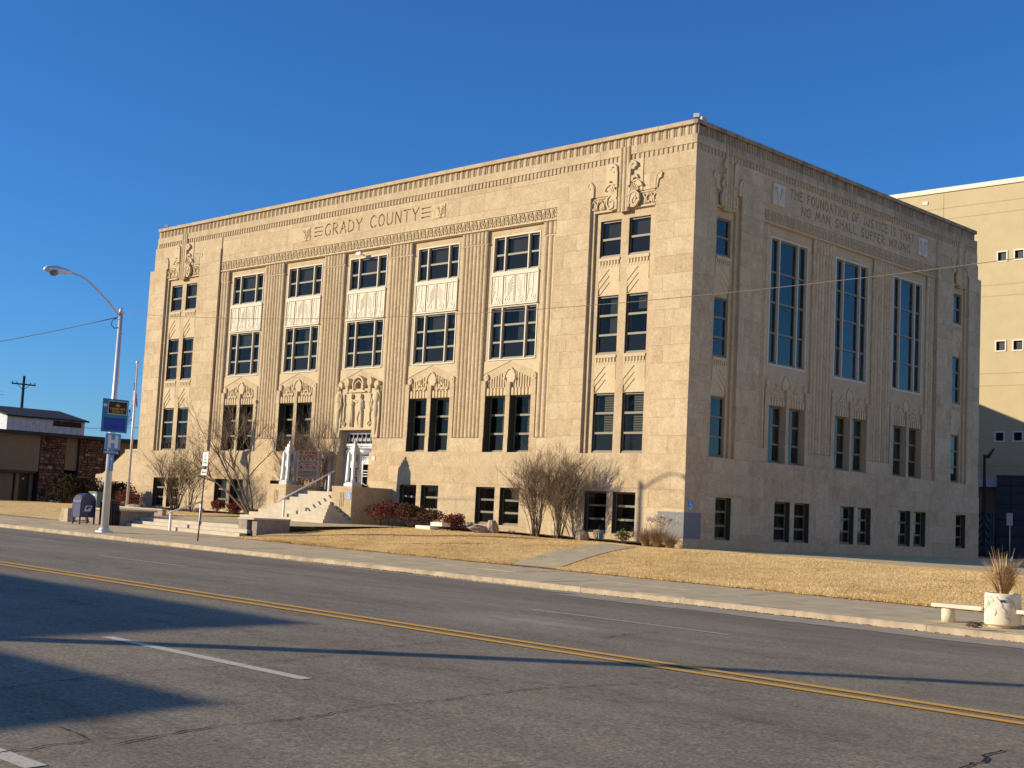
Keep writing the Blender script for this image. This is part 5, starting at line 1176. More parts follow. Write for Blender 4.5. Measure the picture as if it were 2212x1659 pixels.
# utility cabinet
t_ = thing('utility_cabinet', 'grey-green utility cabinet with white notices behind the mailbox', 'cabinet', (-24.9, -10.2, -.2)); mb = MB(); mb.box(-25.25, -24.65, -10.4, -9.95, -.3, 1.02); mb.box(-25.3, -24.6, -10.45, -9.9, 1.022, 1.08); child('cabinet', mb, 'green_box', t_)
mb = MB()
for z in (.25, .42, .58, .75, .9): mb.box(-25.0, -24.78, -10.408, -10.402, z, z+.08)
child('notices', mb, 'signwhite', t_)
# flagpole
FX, FY = -32.2, -4.5; fp = thing('flagpole', 'white metal flagpole with a ball top at the left corner of the courthouse', 'flagpole', (FX, FY, .3))
mb = MB(); mb.tube([(0, 0, 0), (0, 0, 7.5)], [.075, .045], 12); mb.build('pole', 'galv', fp); mb = MB(); mb.lathe([(.16, 0), (.15, .06), (.08, .12)], 0, 0, 12); mb.build('base', 'galv', fp)
mb = MB(); mb.ball((0, 0, 7.58), .10, .10, .10, 12, 8); mb.build('ball', 'galv', fp); mb = MB(); mb.box(-.12, 0, -.03, .03, 7.25, 7.33); mb.tube([(-.1, 0, 7.3), (-.12, .02, .8)], .008, 4); mb.build('halyard', 'steel_dk', fp)
def limp_flag(name, lb, z1, z0, w, mats, seed, dirx):
    rr = random.Random(seed); mb = MB(); nu, nz = 26, 18; V_ = []
    for j in range(nz+1):
        t = j/nz
        for i in range(nu+1):
            q = i/nu   # along the fly: the cloth hangs down in tight folds
            fold = .055*math.sin(q*11+seed+t*2.0)*(.3+q); out = w*(.12+.55*math.sin(q*3.0))*(.75+.35*t); V_.append((FX+dirx*out+fold*.8+(.16*q if dirx > -1 else 0), FY+.05+fold, z1-(z1-z0)*t-q*w*.62))
    fs = []; mi = []
    for j in range(nz):
        for i in range(nu):
            p = j*(nu+1)+i; fs.append((p, p+1, p+nu+2, p+nu+1))
            mi.append(0 if len(mats) < 3 else (2 if (j < nz*.5 and i < nu*.38) else int(j*13/nz) % 2))
    mb.add(V_, fs, True); mb.mi = mi; o = mb.build(name, mats); tag(o, lb, 'flag'); return o
limp_flag('flag', 'red and white striped flag hanging limp from the top of the flagpole', 7.0, 6.15, 1.0, ['flag_red', 'flag_white', 'flag_blue'], 1, -.55)
limp_flag('flag', 'plain blue flag hanging limp below the striped one', 5.75, 5.0, 1.0, ['flag_sky'], 4, -1.1)
# roof floodlights and camera
def flood(loc, rz, lb):
    t = thing('floodlight', lb, 'floodlight', loc, rz); mb = MB(); mb.box(-.12, .12, -.08, .08, .12, .28); mb.build('housing', 'silver_paint', t); mb = MB(); mb.box(-.02, .02, -.02, .02, 0, .13); mb.build('bracket', 'steel_dk', t)
flood((-.25, .25, 16.5), .3, 'white floodlight on the parapet at the near roof corner'); flood((-.3, .75, 16.5), 1.2, 'dark floodlight just behind the white one on the near roof corner'); flood((LFT+.9, .3, 16.5), .6, 'small dark floodlight on the parapet at the far left roof corner')
t_ = thing('security_camera', 'small grey camera above the centre top floor window', 'camera', (-19.9, .1, 13.0)); mb = MB(); mb.tube([(-19.9, .18, 13.12), (-19.95, -.1, 13.2)], .03, 6); child('bracket', mb, 'galv', t_); mb = MB(); mb.box(-20.15, -19.85, -.16, -.02, 13.13, 13.24); child('housing', mb, 'galv', t_)
# bench with round planter, bottom right
BX, BY = 18.97, -14.75; bz = zwalk(BX, BY)+.0
pl = thing('planter', 'round weathered white concrete planter holding dry ornamental grass', 'planter', (BX, BY, bz))
mb = MB(); mb.lathe([(.27, 0), (.27, .05), (.335, .052), (.345, .08), (.345, .64), (.335, .67), (.30, .67), (.29, .58), (.0, .58)], 0, 0, 32); mb.build('pot', 'planter', pl)
mb = MB(); mb.lathe([(.29, .585), (.1, .60), (0.0, .61)], 0, 0, 20); mb.build('soil', 'soil', pl)
mb = MB(); aa = R_(-70)
mb.box(-.05, .05, -.352, -.346, .50, .55); mb.build('plaque', 'navysign', pl, rz=R_(25))
for q in range(5):
    rr = random.Random(q+50); mb = MB(); pts = []; a0 = rr.uniform(-2.8, -.8)
    for i in range(9): a = a0+rr.uniform(-.1, .1)+i*.1*rr.choice([1, -1, 1]); pts.append((.352*math.cos(a), .352*math.sin(a), .66-.06*i-rr.uniform(0, .02)))
    pts[0] = (.3*math.cos(a0), .3*math.sin(a0), .7); mb.tube(pts, .004, 4); mb.build('dead_vine', 'bark', pl)
def bench(x0, x1, lb):
    t = thing('bench', lb, 'bench', ((x0+x1)/2, BY+.0, bz), 0, 'white concrete benches beside the planter'); L = (x1-x0)/2
    mb = MB(); mb.box(-L, L, -.19, .19, .30, .375); mb.build('seat', 'planter', t)
    mb = MB(); s = -1 if x0 < BX else 1; mb.lathe([(.135, 0), (.135, .298)], s*(L-.28), 0, 20); mb.build('leg', 'planter', t)
bench(17.55, 18.61, 'white concrete bench on a round leg, left of the planter'); bench(19.33, 20.9, 'white concrete bench cut off by the right edge, right of the planter')
# dry grass clump in the planter
def arc_blades(mb, cx, cy, cz, n, h, spread, w, seed, droop=.5, up0=.55):
    rr = random.Random(seed)
    for i in range(n):
        a = rr.uniform(0, 2*math.pi); L = h*rr.uniform(.55, 1.1); s = spread*rr.uniform(.2, 1); r0 = rr.uniform(0, .09); pts = []
        dr = droop*rr.uniform(0, 1)
        for j in range(6):
            t = j/5; pts.append(Vector((cx+math.cos(a)*(r0+s*t**1.4), cy+math.sin(a)*(r0+s*t**1.4), cz+L*t-dr*L*t**3*.6)))
        side = Vector((-math.sin(a+rr.uniform(-1, 1)), math.cos(a), 0)).normalized(); vs = []
        for j, p in enumerate(pts): ww = w*(1-.85*j/5)*rr.uniform(.8, 1.2); vs += [p-side*ww, p+side*ww]
        mb.add(vs, [(2*j, 2*j+1, 2*j+3, 2*j+2) for j in range(5)])
og = thing('ornamental_grass', 'clump of dry straw-coloured ornamental grass growing in the round planter', 'plant', (BX, BY, bz+.6))
mb = MB(); arc_blades(mb, BX, BY, bz+.58, 460, .80, .46, .009, 3, .6); arc_blades(mb, BX, BY, bz+.58, 70, .98, .40, .012, 4, .25); child('blades', mb, 'straw', og)
mb = MB(); arc_blades(mb, BX, BY, bz+.85, 130, .52, .44, .024, 5, 1.2); child('seed_heads', mb, 'plume', og)
# tumble of weeds by kerb end, dropped kerb
mb = MB(); mb.quad((19.1, -16.0, zroad(19.1, -16)+.01), (27, -16.0, zroad(27, -16)+.01), (27, -15.8, zwalk(27, -15.8)), (19.1, -15.8, zwalk(19.1, -15.8))); tag(mb.build('kerb_ramp', 'kerb'), kind='structure')
mb = MB()
rr = random.Random(3)
for i in range(26):
    p = Vector((18.95, -15.95, bz+.02)); pts = [p+Vector((rr.uniform(-.16, .16), rr.uniform(-.08, .08), rr.uniform(0, .12))) for _ in range(5)]; mb.tube(pts, .005, 4)
tag(mb.build('tangled_weed', 'bark'), 'small dark tangle of dead weed at the kerb below the planter', 'weed')

# ------------------------------------------------------------------ vegetation
def rock(name, x, y, w, d, h, seed, lb, group=None):
    random.seed(seed); mb = MB(); mb.ball((0, 0, h*.35), w/2, d/2, h*.65, 9, 6, .16); o = mb.build(name, 'rock', loc=(x, y, zlawn(x, y))); o.rotation_euler = (random.uniform(-.15, .15), random.uniform(-.15, .15), random.uniform(0, 3)); tag(o, lb, 'rock', group); return o
rock('rock', -8.75, -1.9, 1.3, .6, .30, 1, 'long flat brown rock, lower one of the pair below the basement window'); rock('rock', -8.45, -1.6, .7, .5, .55, 2, 'rough lumpy rock resting behind the long flat one', )
rock('rock', -3.6, -1.6, .62, .5, .42, 3, 'rounded boulder at the right foot of the big bare bush'); rock('rock', -30.6, -5.0, 1.1, .5, .32, 4, 'dark slanting rock on the terrace wall right of the flagpole'); rock('rock', -28.9, -2.3, .8, .4, .25, 5, 'low flat rock under the basement windows left of the stairs')
t_ = thing('stone_slabs', 'stack of two cut cream stone slabs at the foot of the red shrubs', 'stone slabs', (-11.2, -2.6, .2))
mb = MB(); mb.box(-11.6, -10.7, -3.0, -2.5, .12, .34); child('slab', mb, 'parapet_white', t_); mb = MB(); mb.box(-11.0, -10.3, -2.7, -2.2, .345, .5); o = child('slab', mb, 'parapet_white', t_)
def leaf_clump(name, x, y, w, h, n, mat, seed, lb, group=None, ls=.05, z=None, stems=14):
    rr = random.Random(seed); z = zlawn(x, y) if z is None else z; t = thing(name, lb, 'shrub', (x, y, z), 0, group)
    mb = MB(); lumps = [(rr.uniform(-.32, .32)*w, rr.uniform(-.32, .32)*w, h*rr.uniform(.4, .72), rr.uniform(.22, .34)*w) for _ in range(7)]
    for i in range(n):
        cx, cy, cz, r = rr.choice(lumps); v = Vector((rr.gauss(0, 1), rr.gauss(0, 1), rr.gauss(0, 1))).normalized()*r*rr.uniform(.55, 1.08)
        p = Vector((cx+v.x, cy+v.y, max(.03, cz+v.z*.85))); a = Vector((rr.gauss(0, 1), rr.gauss(0, 1), rr.gauss(0, .6))).normalized(); b = a.orthogonal().normalized(); s = ls*rr.uniform(.6, 1.3)
        mb.add([p-a*s, p+b*s*.45, p+a*s, p-b*s*.45], [(0, 1, 2, 3)])
    mb.build('foliage', mat, t)
    mb = MB()
    for i in range(stems): 
        a = rr.uniform(0, 6.28); r = w*.35*rr.random(); mb.tube([(r*.3*math.cos(a), r*.3*math.sin(a), -.03), (r*.8*math.cos(a), r*.8*math.sin(a), h*.3), (r*math.cos(a), r*math.sin(a), h*.75)], [.014, .01, .005], 4)
    mb.build('stems', 'bark', t); return t
RG = 'red-leaved shrubs along the courthouse wall'
leaf_clump('red_shrub', -15.3, -1.7, 1.2, 1.0, 1600, 'brownleaf', 1, 'dark bronze shrub against the right cheek wall, leftmost of the row', RG)
leaf_clump('red_shrub', -14.1, -2.1, 1.45, 1.2, 2400, 'redleaf', 2, 'tallest crimson shrub in the middle of the row right of the stairs', RG)
leaf_clump('red_shrub', -13.0, -2.0, 1.25, 1.1, 1800, 'brownleaf', 3, 'bronze shrub just right of the tallest crimson one', RG)
leaf_clump('red_shrub', -11.9, -1.9, 1.1, .9, 1300, 'brownleaf', 4, 'low bronze shrub behind the cut stone slabs', RG)
leaf_clump('red_shrub', -10.5, -1.9, 1.0, .75, 1200, 'redleaf', 5, 'small round red shrub right of the cut stone slabs', RG)
leaf_clump('red_shrub', -27.95, -1.9, .95, .75, 700, 'redleaf', 6, 'bright red shrub under the paired basement windows left of the stairs', RG)
leaf_clump('red_shrub', -26.3, -1.9, .85, .7, 650, 'redleaf', 7, 'small red shrub nearest the left side of the stairs', RG)
leaf_clump('red_shrub', -24.6, -1.9, .6, .4, 260, 'brownleaf', 8, 'tiny bronze shrub behind the lowest entrance step', RG)
leaf_clump('red_shrub', -32.6, -4.0, 1.5, 1.1, 900, 'redleaf', 9, 'wide red shrub directly behind the foot of the flagpole', RG)
leaf_clump('bronze_shrub', -33.9, -3.6, 1.3, 1.0, 800, 'brownleaf', 10, 'bronze shrub left of the flagpole foot', None)
leaf_clump('green_shrub', -1.75, -1.35, .62, .62, 520, 'greenleaf', 11, 'small yellow-green shrub near the building corner', None, .04)
for i, (x, y, w, h, lb) in enumerate(((-38.6, 3.0-4.5, 1.9, 1.3, 'dark brown bush left of the flagpole in front of the side stair wall'), (-41.4, -2.0, 2.4, 1.5, 'large dark bush behind the mailbox'), (-44.6, -1.0, 3.0, 1.5, 'broad dark bush at the end of the side stair wall'), (-48.4, .5, 2.4, 1.0, 'low dark bush nearest the stone building'))):
    leaf_clump('dark_bush', x, y, w, h, 1800, 'darkleaf', 20+i, lb, 'dark bushes left of the courthouse', .09, stems=30)
def twiggy(name, x, y, h, spread, nstem, seed, lb, stem_r=.03, lean=(0, 0), depth=3, kids=5, z=None, fork=.35, cat='shrub', base=.25, gn=1.0):
    rr = random.Random(seed); z = zlawn(x, y) if z is None else z; t = thing(name, lb, cat, (x, y, z)); A = MB(); B = MB()
    def grow(p, d, L, r, lev):
        n = 4 if lev == 0 else 3; pts = [p.copy()]; q = p.copy(); dd = d.copy()
        for i in range(n):
            dd = (dd+Vector((rr.gauss(0, .16), rr.gauss(0, .16), .06+rr.gauss(0, .07)))*(1.0 if lev else .8)).normalized(); q = q+dd*L/n; pts.append(q.copy())
        rs = [max(.003, r*(1-.6*i/n)) for i in range(n+1)]
        (A if lev < 2 else B).tube(pts, rs, 5 if lev == 0 else (4 if lev == 1 else 3), False)
        if lev >= depth: return
        for k in range(int(kids*gn) if lev else kids):
            i = rr.uniform(fork, 1.0)*n; i0 = int(min(n-1, i)); pp = pts[i0].lerp(pts[i0+1], i-i0)
            ax = Vector((rr.gauss(0, 1), rr.gauss(0, 1), rr.gauss(0, .5))).normalized(); nd = (dd+ax*rr.uniform(.35, .75)).normalized(); nd.z = nd.z if nd.z > -.1 else abs(nd.z)*.3
            grow(pp, nd, L*rr.uniform(.38, .62), r*.5, lev+1)
    for i in range(nstem):
        a = rr.uniform(0, 6.28); s = spread*rr.uniform(.1, 1); d = Vector((math.cos(a)*s+lean[0], math.sin(a)*s*.7+lean[1], 1)).normalized()
        grow(Vector((math.cos(a)*base*rr.random(), math.sin(a)*base*.6*rr.random(), -.05)), d, h*rr.uniform(.6, .8), stem_r*rr.uniform(.6, 1.1), 0)
    A.build('branches', 'bark', t); B.build('twigs', 'twig', t); return t
twiggy('bare_bush', -6.3, -1.3, 2.9, .20, 24, 31, 'big bare multi-stemmed bush against the basement windows, left clump', .024, kids=5)
twiggy('bare_bush', -5.1, -1.25, 2.8, .21, 22, 32, 'big bare multi-stemmed bush, right clump beside the boulder', .022, kids=5)
twiggy('bare_bush', -31.2, -2.3, 3.2, .36, 24, 33, 'bare multi-stemmed bush in front of the far left basement windows', .026, kids=4)
twiggy('bare_bush', -29.8, -2.3, 2.8, .33, 14, 34, 'slimmer bare bush just right of the far left one', .022, kids=4)
twiggy('bare_tree', -23.9, -2.6, 5.4, .40, 5, 35, 'leaning bare tree with a twisted trunk left of the entrance stairs', .065, lean=(-.75, -.1), depth=4, kids=5, cat='tree', fork=.45, base=.12, gn=.8)
twiggy('bare_tree', -22.75, -.8, 3.9, .30, 5, 36, 'small upright bare tree behind the left cheek wall', .035, depth=3, kids=7, cat='tree', fork=.3, base=.1)
twiggy('bare_tree', -21.85, -.55, 3.4, .35, 5, 37, 'little bare tree behind the notice board', .028, depth=3, kids=6, z=1.2, cat='tree', fork=.25, base=.1)
# pampas grass near the corner
pg = thing('pampas_grass', 'dry pampas grass with pale feathery plumes at the building corner', 'plant', (-.15, -1.25, .05))
mb = MB(); arc_blades(mb, -.75, -1.3, .05, 600, .80, .75, .010, 8, 1.0); arc_blades(mb, -.2, -1.3, .03, 700, .95, .85, .010, 19, .9); arc_blades(mb, .35, -1.25, .0, 500, .72, .7, .010, 9, 1.0); child('blades', mb, islandm('dull_straw', [(0, (.22, .12, .06)), (.5, (.38, .24, .14)), (1, (.58, .44, .28))]), pg)
rr = random.Random(12)
for i in range(26):
    a = rr.uniform(0, 6.28); r = rr.uniform(.05, .75); bx, by = -.3+r*math.cos(a)*.9, -1.3+r*math.sin(a)*.4; hh = rr.uniform(.75, 1.12); mb = MB()
    tx = bx+rr.uniform(-.1, .3); mb.tube([(bx, by, .1), (bx+(tx-bx)*.5, by, hh*.6), (tx, by, hh)], .006, 4)
    for q in range(60):
        u = rr.random(); p = Vector((tx+u*.22, by+rr.gauss(0, .03), hh+.02+.12*math.sin(u*3.1)+rr.gauss(0, .03))); d = Vector((rr.gauss(.6, .5), rr.gauss(0, .5), rr.gauss(.3, .5))).normalized()*.05; s = Vector((0, .012, .012)); mb.add([p-s, p+d, p+s], [(0, 1, 2)])
    child('plume', mb, 'plume', pg)

# ------------------------------------------------------------------ overhead cable
cb_ = MB(); pts = []
for i in range(41):
    x = -15.6+i*(37+15.6)/40; pts.append((x, -14.9+.01*math.sin(i*2.1), 6.46+.00205*(x-10.7)**2))
cb_.tube(pts, .0085, 5)
tag(cb_.build('overhead_cable', simple('cable_grey', (.20, .17, .14), .6, .2, 9)), 'thin overhead cable crossing in front of the courthouse from the street lamp to the right', 'cable')
cb_ = MB(); pts = []
for i in range(21): t = i/20; pts.append((-15.9-50*t, -14.9-1.5*t, 7.75-3.2*t*(1-t)*1.0-.0*t)); 
cb_.tube(pts, .016, 5); tag(cb_.build('overhead_cable', 'steel_dk'), 'thin overhead cable running from the street lamp off to the left', 'cable')

# ------------------------------------------------------------------ neighbouring buildings
# left: brown building with field-stone panels (facade faces +x)
LB = thing('stone_panel_building', 'low dark building with field-stone panels and brown stucco beyond the cross street', 'building', (-60, 4, .2))
XB = -58.0
mb = MB()
mb.box(XB-14, XB-.5, -14, 26, 0, 4.75); child('rear_block', mb, 'brown_stucco', LB)
mb = MB(); mb.box(XB-14.2, XB+.9, -14.1, 26.1, 4.75, 4.98); child('roof_fascia', mb, 'roof_dark', LB)
pan = [(-14, 3.3, 'st'), (3.3, 5.2, 'fs'), (5.2, 6.2, 'st'), (6.2, 9.4, 'fs'), (9.4, 12.0, 'st'), (12.0, 15, 'fs')]
for (a, b, k) in pan:
    mb = MB()
    if k == 'st':
        if a < 0:
            mb.box(XB-.5, XB+.35, a, b-.05, 2.3, 4.75); mb.add([(XB+.35, a, 2.3), (XB+.35, b-.05, 2.3), (XB-.1, b-.05, 2.1), (XB-.1, a, 2.1)], [(0, 3, 2, 1)])
            mb.box(XB-.6, XB-.3, 2.0, 2.25, 0.1, 2.3); mb.box(XB-.6, XB-.3, 3.0, 3.25, .1, 2.3); mb.box(XB-.6, XB-.3, -14, .6, .1, .8)
        else: mb.box(XB-.5, XB+.1, a, b, 2.5, 4.75)
        child('stucco_panel', mb, 'brown_stucco', LB)
        mb = MB(); mb.box(XB-.75, XB-.5, a, b, .1, 2.5); child('recess', mb, 'interior', LB)
    else:
        mb.box(XB-.5, XB+.30, a, b, -.1, 4.75); child('stone_panel', mb, 'mortar_dk', LB)
mb = MB()
n = 10
for i in range(n): pass
pts = [(-4.0, .1), (-4.0, 1.4)]+[(-1.9-2.1*math.cos(R_(q)), 1.4+.85*math.sin(R_(q))) for q in range(20, 180, 20)]+[(.2, 1.4), (.2, .1), (1.9, .1), (1.9, 2.35), (-8, 2.35), (-8, .1)]
vs = [(XB-.45, y, z) for y, z in pts]; mb.add(vs, [tuple(range(len(vs)))]); 
child('arched_wall', mb, 'brown_stucco', LB)
dr_ = MB(); dr_.box(XB-.5, XB-.42, 2.25, 3.0, .15, 2.15); dd_ = child('door', dr_, 'black', LB); mb = MB(); mb.add([(XB-.41, 2.6+.07*math.cos(R_(a)), 1.75+.07*math.sin(R_(a))) for a in range(0, 360, 45)], [tuple(range(8))]); o = child('notice', mb, 'signwhite', LB)
rr = random.Random(77); cnt = 0; st_rest = MB()
for (a, b, k) in pan:
    if k != 'fs' or a > 11: continue
    z = 0.05; 
    while z < 4.72:
        hh = rr.uniform(.13, .27); hh = min(hh, 4.74-z); y = a+.02
        while y < b-.05:
            ww = min(rr.uniform(.16, .5), b-.02-y)
            if ww < .05: break
            z1_ = min(4.74, z+hh-.02+rr.uniform(-.02, .03)); pr = rr.uniform(.02, .07); mb = MB()
            j = lambda: rr.uniform(-.02, .02)
            x0, x1 = XB+.2, XB+.3+pr; y1_ = y+ww-.02
            vv = [(x0, y, z), (x0, y1_, z), (x0, y1_, z1_), (x0, y, z1_), (x1+j(), y+.02+j(), z+.02+j()), (x1+j(), y1_-.02+j(), z+.02+j()), (x1+j(), y1_-.02+j(), z1_-.02+j()), (x1+j(), y+.02+j(), z1_-.02+j())]
            ff = [(4,5,6,7),(0,1,5,4),(1,2,6,5),(2,3,7,6),(3,0,4,7)]
            if cnt < 296: mb.add(vv, ff); child('field_stone', mb, 'fieldstone', LB); cnt += 1
            else: st_rest.add(vv, ff)
            y += ww
        z += hh
o = child('field_stones', st_rest, 'fieldstone', LB); o['kind'] = 'stuff'
# white metal shed on top/behind
SH = thing('metal_shed', 'weathered white metal shed with a dark gable roof rising behind the stone building', 'shed', (-70, 8, 0))
xs0, xs1, y0, y1 = -76.0, -66.5, 4.9, 11.2; ze = 6.55; zr_ = 7.05
mb = MB(); mb.box(xs0, xs1, y0, y1, 0, ze); mb.add([(xs0, y0, ze), (xs1, y0, ze), (xs1, y1, ze), (xs0, y1, ze)], [(0,1,2,3)]); 
child('wall', mb, 'corrugated', SH)
mb = MB(); yy = y0
while yy < y1-.1: mb.box(xs1, xs1+.03, yy, yy+.03, 0, ze); yy += .52
child('seam', mb, 'corrugated', SH)
# roof slopes down to +x eave; ridge parallel to y; gable ends at y0,y1
mb = MB(); xm = (xs0+xs1)/2
rp = [(xs1+.25, ze-.03), (xm, zr_+.35), (xs0-.25, ze-.03)]
mb.add([(x, y0-.15, z) for x, z in rp]+[(x, y1+.25, z) for x, z in rp]+[(x, y0-.15, z-.12) for x, z in rp]+[(x, y1+.25, z-.12) for x, z in rp], [(0, 3, 4, 1), (1, 4, 5, 2), (6, 7, 10, 9), (7, 8, 11, 10), (0, 6, 9, 3), (2, 5, 11, 8), (0, 1, 7, 6), (1, 2, 8, 7), (3, 9, 10, 4), (4, 10, 11, 5)]); child('roof', mb, 'roof_dark', SH)
mb = MB(); mb.add([(xs0, y0, ze), (xs1, y0, ze), (xm, y0, zr_+.22)], [(0, 1, 2)]); mb.add([(xs0, y1, ze), (xs1, y1, ze), (xm, y1, zr_+.22)], [(0, 2, 1)]); child('gable', mb, 'corrugated', SH)
mb = MB(); mb.box(xs1+.03, xs1+.045, 8.6, 10.9, 5.95, 6.35); child('rusty_strip', mb, 'wood_dk', SH)
# utility pole and antenna
t_ = thing('utility_pole', 'dark wooden utility pole with a crossarm rising behind the metal shed', 'utility pole', (-100, 20, 0))
def far_pt(d, off): pass
mb = MB(); ux, uy = -96.2, 20.3; mb.tube([(ux, uy, 0), (ux, uy, 12.1)], [.2, .13], 8); child('pole', mb, 'wood_dk', t_); mb = MB(); mb.box(ux-.06, ux+.06, uy-1.25, uy+1.25, 11.2, 11.33); mb.tube([(ux, uy-.6, 11.2), (ux, uy, 10.7), (ux, uy+.6, 11.2)], .03, 4); child('crossarm', mb, 'wood_dk', t_)
for q in (-1.15, -.7, .7, 1.15): mb = MB(); mb.tube([(ux, uy+q, 11.33), (ux, uy+q, 11.52)], .04, 6); child('insulator', mb, 'steel_dk', t_)
t_ = thing('tv_antenna', 'thin metal television antenna on the shed roof at the left edge', 'antenna', (-71, 5.5, 7.3)); mb = MB(); mb.tube([(-71, 5.5, 6.6), (-71, 5.5, 9.0)], .02, 5); child('mast', mb, 'galv', t_); mb = MB(); mb.tube([(-71, 4.0, 8.35), (-71, 6.6, 8.25)], .018, 5)
for q in (4.2, 4.6, 6.0, 6.2): mb.tube([(-71.3, q, 8.2), (-70.7, q+.2, 8.5)], .01, 4)
child('boom', mb, 'galv', t_)
for k, (z0_, z1_) in enumerate(((6.6, 7.4), (6.3, 6.1), (5.3, 5.5))):
    mb = MB(); mb.tube([(-80, 11, z0_), (-80, 19, (z0_+z1_)/2-.3), (-80, 27, z1_)], .02, 4); tag(mb.build('service_wire', 'steel_dk'), ['upper service wire in the sky gap left of the courthouse', 'middle service wire in the sky gap left of the courthouse', 'lowest service wire in the sky gap left of the courthouse'][k], 'wire')
# right: yellow jail building
JY = 48.0; JB = thing('yellow_building', 'tall plain yellow stucco building with small square windows behind the courthouse', 'building', (0, JY+15, 0))
JW = [(-9.60, 20.28, .60), (-8.40, 20.30, .60), (-9.62, 14.06, .62), (-8.40, 14.05, .62), (-9.60, 7.83, .55), (-8.32, 7.84, .55)]
JW += [(x+3.9, z, s) for x, z, s in JW]
mb = MB(); rects = [(-45, -1, 0, 25.35)]
for (x, z, s) in JW: rects = subtract(rects, (x-s/2, x+s/2, z-s/2, z+s/2))
for (a, b, c, e) in rects: mb.box(a, b, JY, JY+.3, c, e)
mb.box(-45, -1, JY+.6, JY+30, 0, 25.3); child('wall', mb, 'yellow_wall', JB)
mb = MB(); mb.box(-45.1, -.9, JY-.12, JY+30, 25.35, 25.68); child('parapet_cap', mb, 'parapet_white', JB)
mb = MB()
for z in (5.84, 11.34, 12.18, 17.56, 18.34, 23.4, 24.2): mb.box(-45, -1, JY-.012, JY-.002, z-.03, z+.03)
for x in (-14.0, -4.0): mb.box(x-.02, x+.02, JY-.012, JY-.002, 12, 25.3)
child('reveal_joints', mb, simple('joint_shade', (.46, .365, .185), .9, .05, 3), JB)
for (x, z, s) in JW:
    mb = MB(); w = .09
    for (a, b, c, e) in ((x-s/2-w, x-s/2, z-s/2-w, z+s/2+w), (x+s/2, x+s/2+w, z-s/2-w, z+s/2+w), (x-s/2, x+s/2, z+s/2, z+s/2+w), (x-s/2, x+s/2, z-s/2-w, z-s/2)): mb.box(a, b, JY-.05, JY+.1, c, e)
    wn_ = child('window', mb, 'parapet_white', JB); g_ = MB(); g_.box(x-s/2, x+s/2, JY+.12, JY+.14, z-s/2, z+s/2); pz_ = g_.build('pane', 'black', wn_)
mb = MB(); mb.box(-15.6, -15.2, JY-.06, JY-.01, 24.62, 24.85); child('vent', mb, 'parapet_white', JB)
# unseen block behind the courthouse, invented to shadow the yellow wall
mb = MB(); mb.box(-34, -20.3, DEP+.2, 43, 0, 13.5); mb.box(-34.1, -20.2, DEP+.2, 43.1, 13.5, 13.8); facade_part('shadow_block', mb, 'stone')
# slate wall, white canopy, gate
t_ = thing('slate_annex', 'dark slate-blue block wall in the shade at the right edge', 'building', (-3, 40, 0))
mb = MB(); mb.box(-6.1, 10, 40, 44, -.4, 4.72); mb.box(-6.15, 10, 39.95, 44, 4.722, 4.84); child('wall', mb, 'dark_wall', t_)
mb = MB()
for z in (1.1, 2.1, 3.05, 3.75, 4.2): mb.box(-6.1, 10, 39.985, 39.998, z-.02, z+.02)
for x in (-5.2, -3.9): mb.box(x-.015, x+.015, 39.985, 39.998, 2.1, 4.6)
child('joint', mb, 'black', t_)
t_ = thing('white_canopy', 'small pale flat canopy in the gap behind the courthouse', 'canopy', (-7.5, 41, 0)); mb = MB(); mb.box(-12, -6.12, 40.5, 42, 4.12, 4.66); child('fascia', mb, simple('pale_blue_fascia', (.50, .52, .62), .6, .03, 3), t_); mb = MB(); mb.box(-12, -6.12, 41, 43, 0, 4.11); child('wall', mb, 'brown_stucco', t_)
t_ = thing('chevron_gate', 'blue-grey metal gate with upward chevrons behind the courthouse corner', 'gate', (-6.5, 39.6, 0))
mb = MB(); mb.box(-7.6, -6.05, 39.55, 39.62, -.3, 2.48); child('panel', mb, 'dark_wall', t_)
for k in range(5):
    mb = MB(); z = .15+k*.48; mb.ribbon([(-7.0, z-.1), (-6.68, z+.42), (-6.36, z-.1)], .13, 39.50, 39.545); child('chevron', mb, simple('gate_blue', (.10, .15, .20), .6, .05, 3), t_)
mb = MB(); mb.box(-7.62, -6.03, 39.52, 39.6, 2.482, 2.54); mb.box(-6.26, -6.2, 39.5, 39.545, -.3, 2.48); mb.box(-6.1, -6.03, 39.5, 39.545, -.3, 2.48); child('frame', mb, simple('gate_blue2', (.10, .15, .20), .6, .05, 3), t_)
t_ = thing('area_light', 'dark square-pole area light with a tilted head behind the courthouse', 'lamp', (-6.45, 39, 0)); mb = MB(); mb.box(-6.52, -6.38, 38.93, 39.07, -.3, 6.05); child('pole', mb, 'steel_dk', t_)
mb = MB(); mb.add([(-6.4, 38.9, 5.85), (-6.4, 39.1, 5.85), (-6.2, 39.1, 5.8), (-6.2, 38.9, 5.8), (-6.0, 38.85, 6.25), (-6.0, 39.15, 6.25), (-5.88, 39.15, 6.42), (-5.88, 38.85, 6.42)], [(0,1,2,3),(3,2,6,7),(0,4,5,1),(4,7,6,5),(0,3,7,4),(1,5,6,2)]); child('head', mb, 'steel_dk', t_)
t_ = thing('back_post_sign', 'plain pale sign on a thin post in front of the slate wall', 'sign', (-4.6, 39, 0)); mb = MB(); mb.tube([(-4.62, 38.6, -.3), (-4.62, 38.6, 2.1)], .04, 6); child('post', mb, 'galv', t_); mb = MB(); mb.box(-4.80, -4.44, 38.52, 38.56, 1.75, 2.5); child('plate', mb, 'galv', t_)
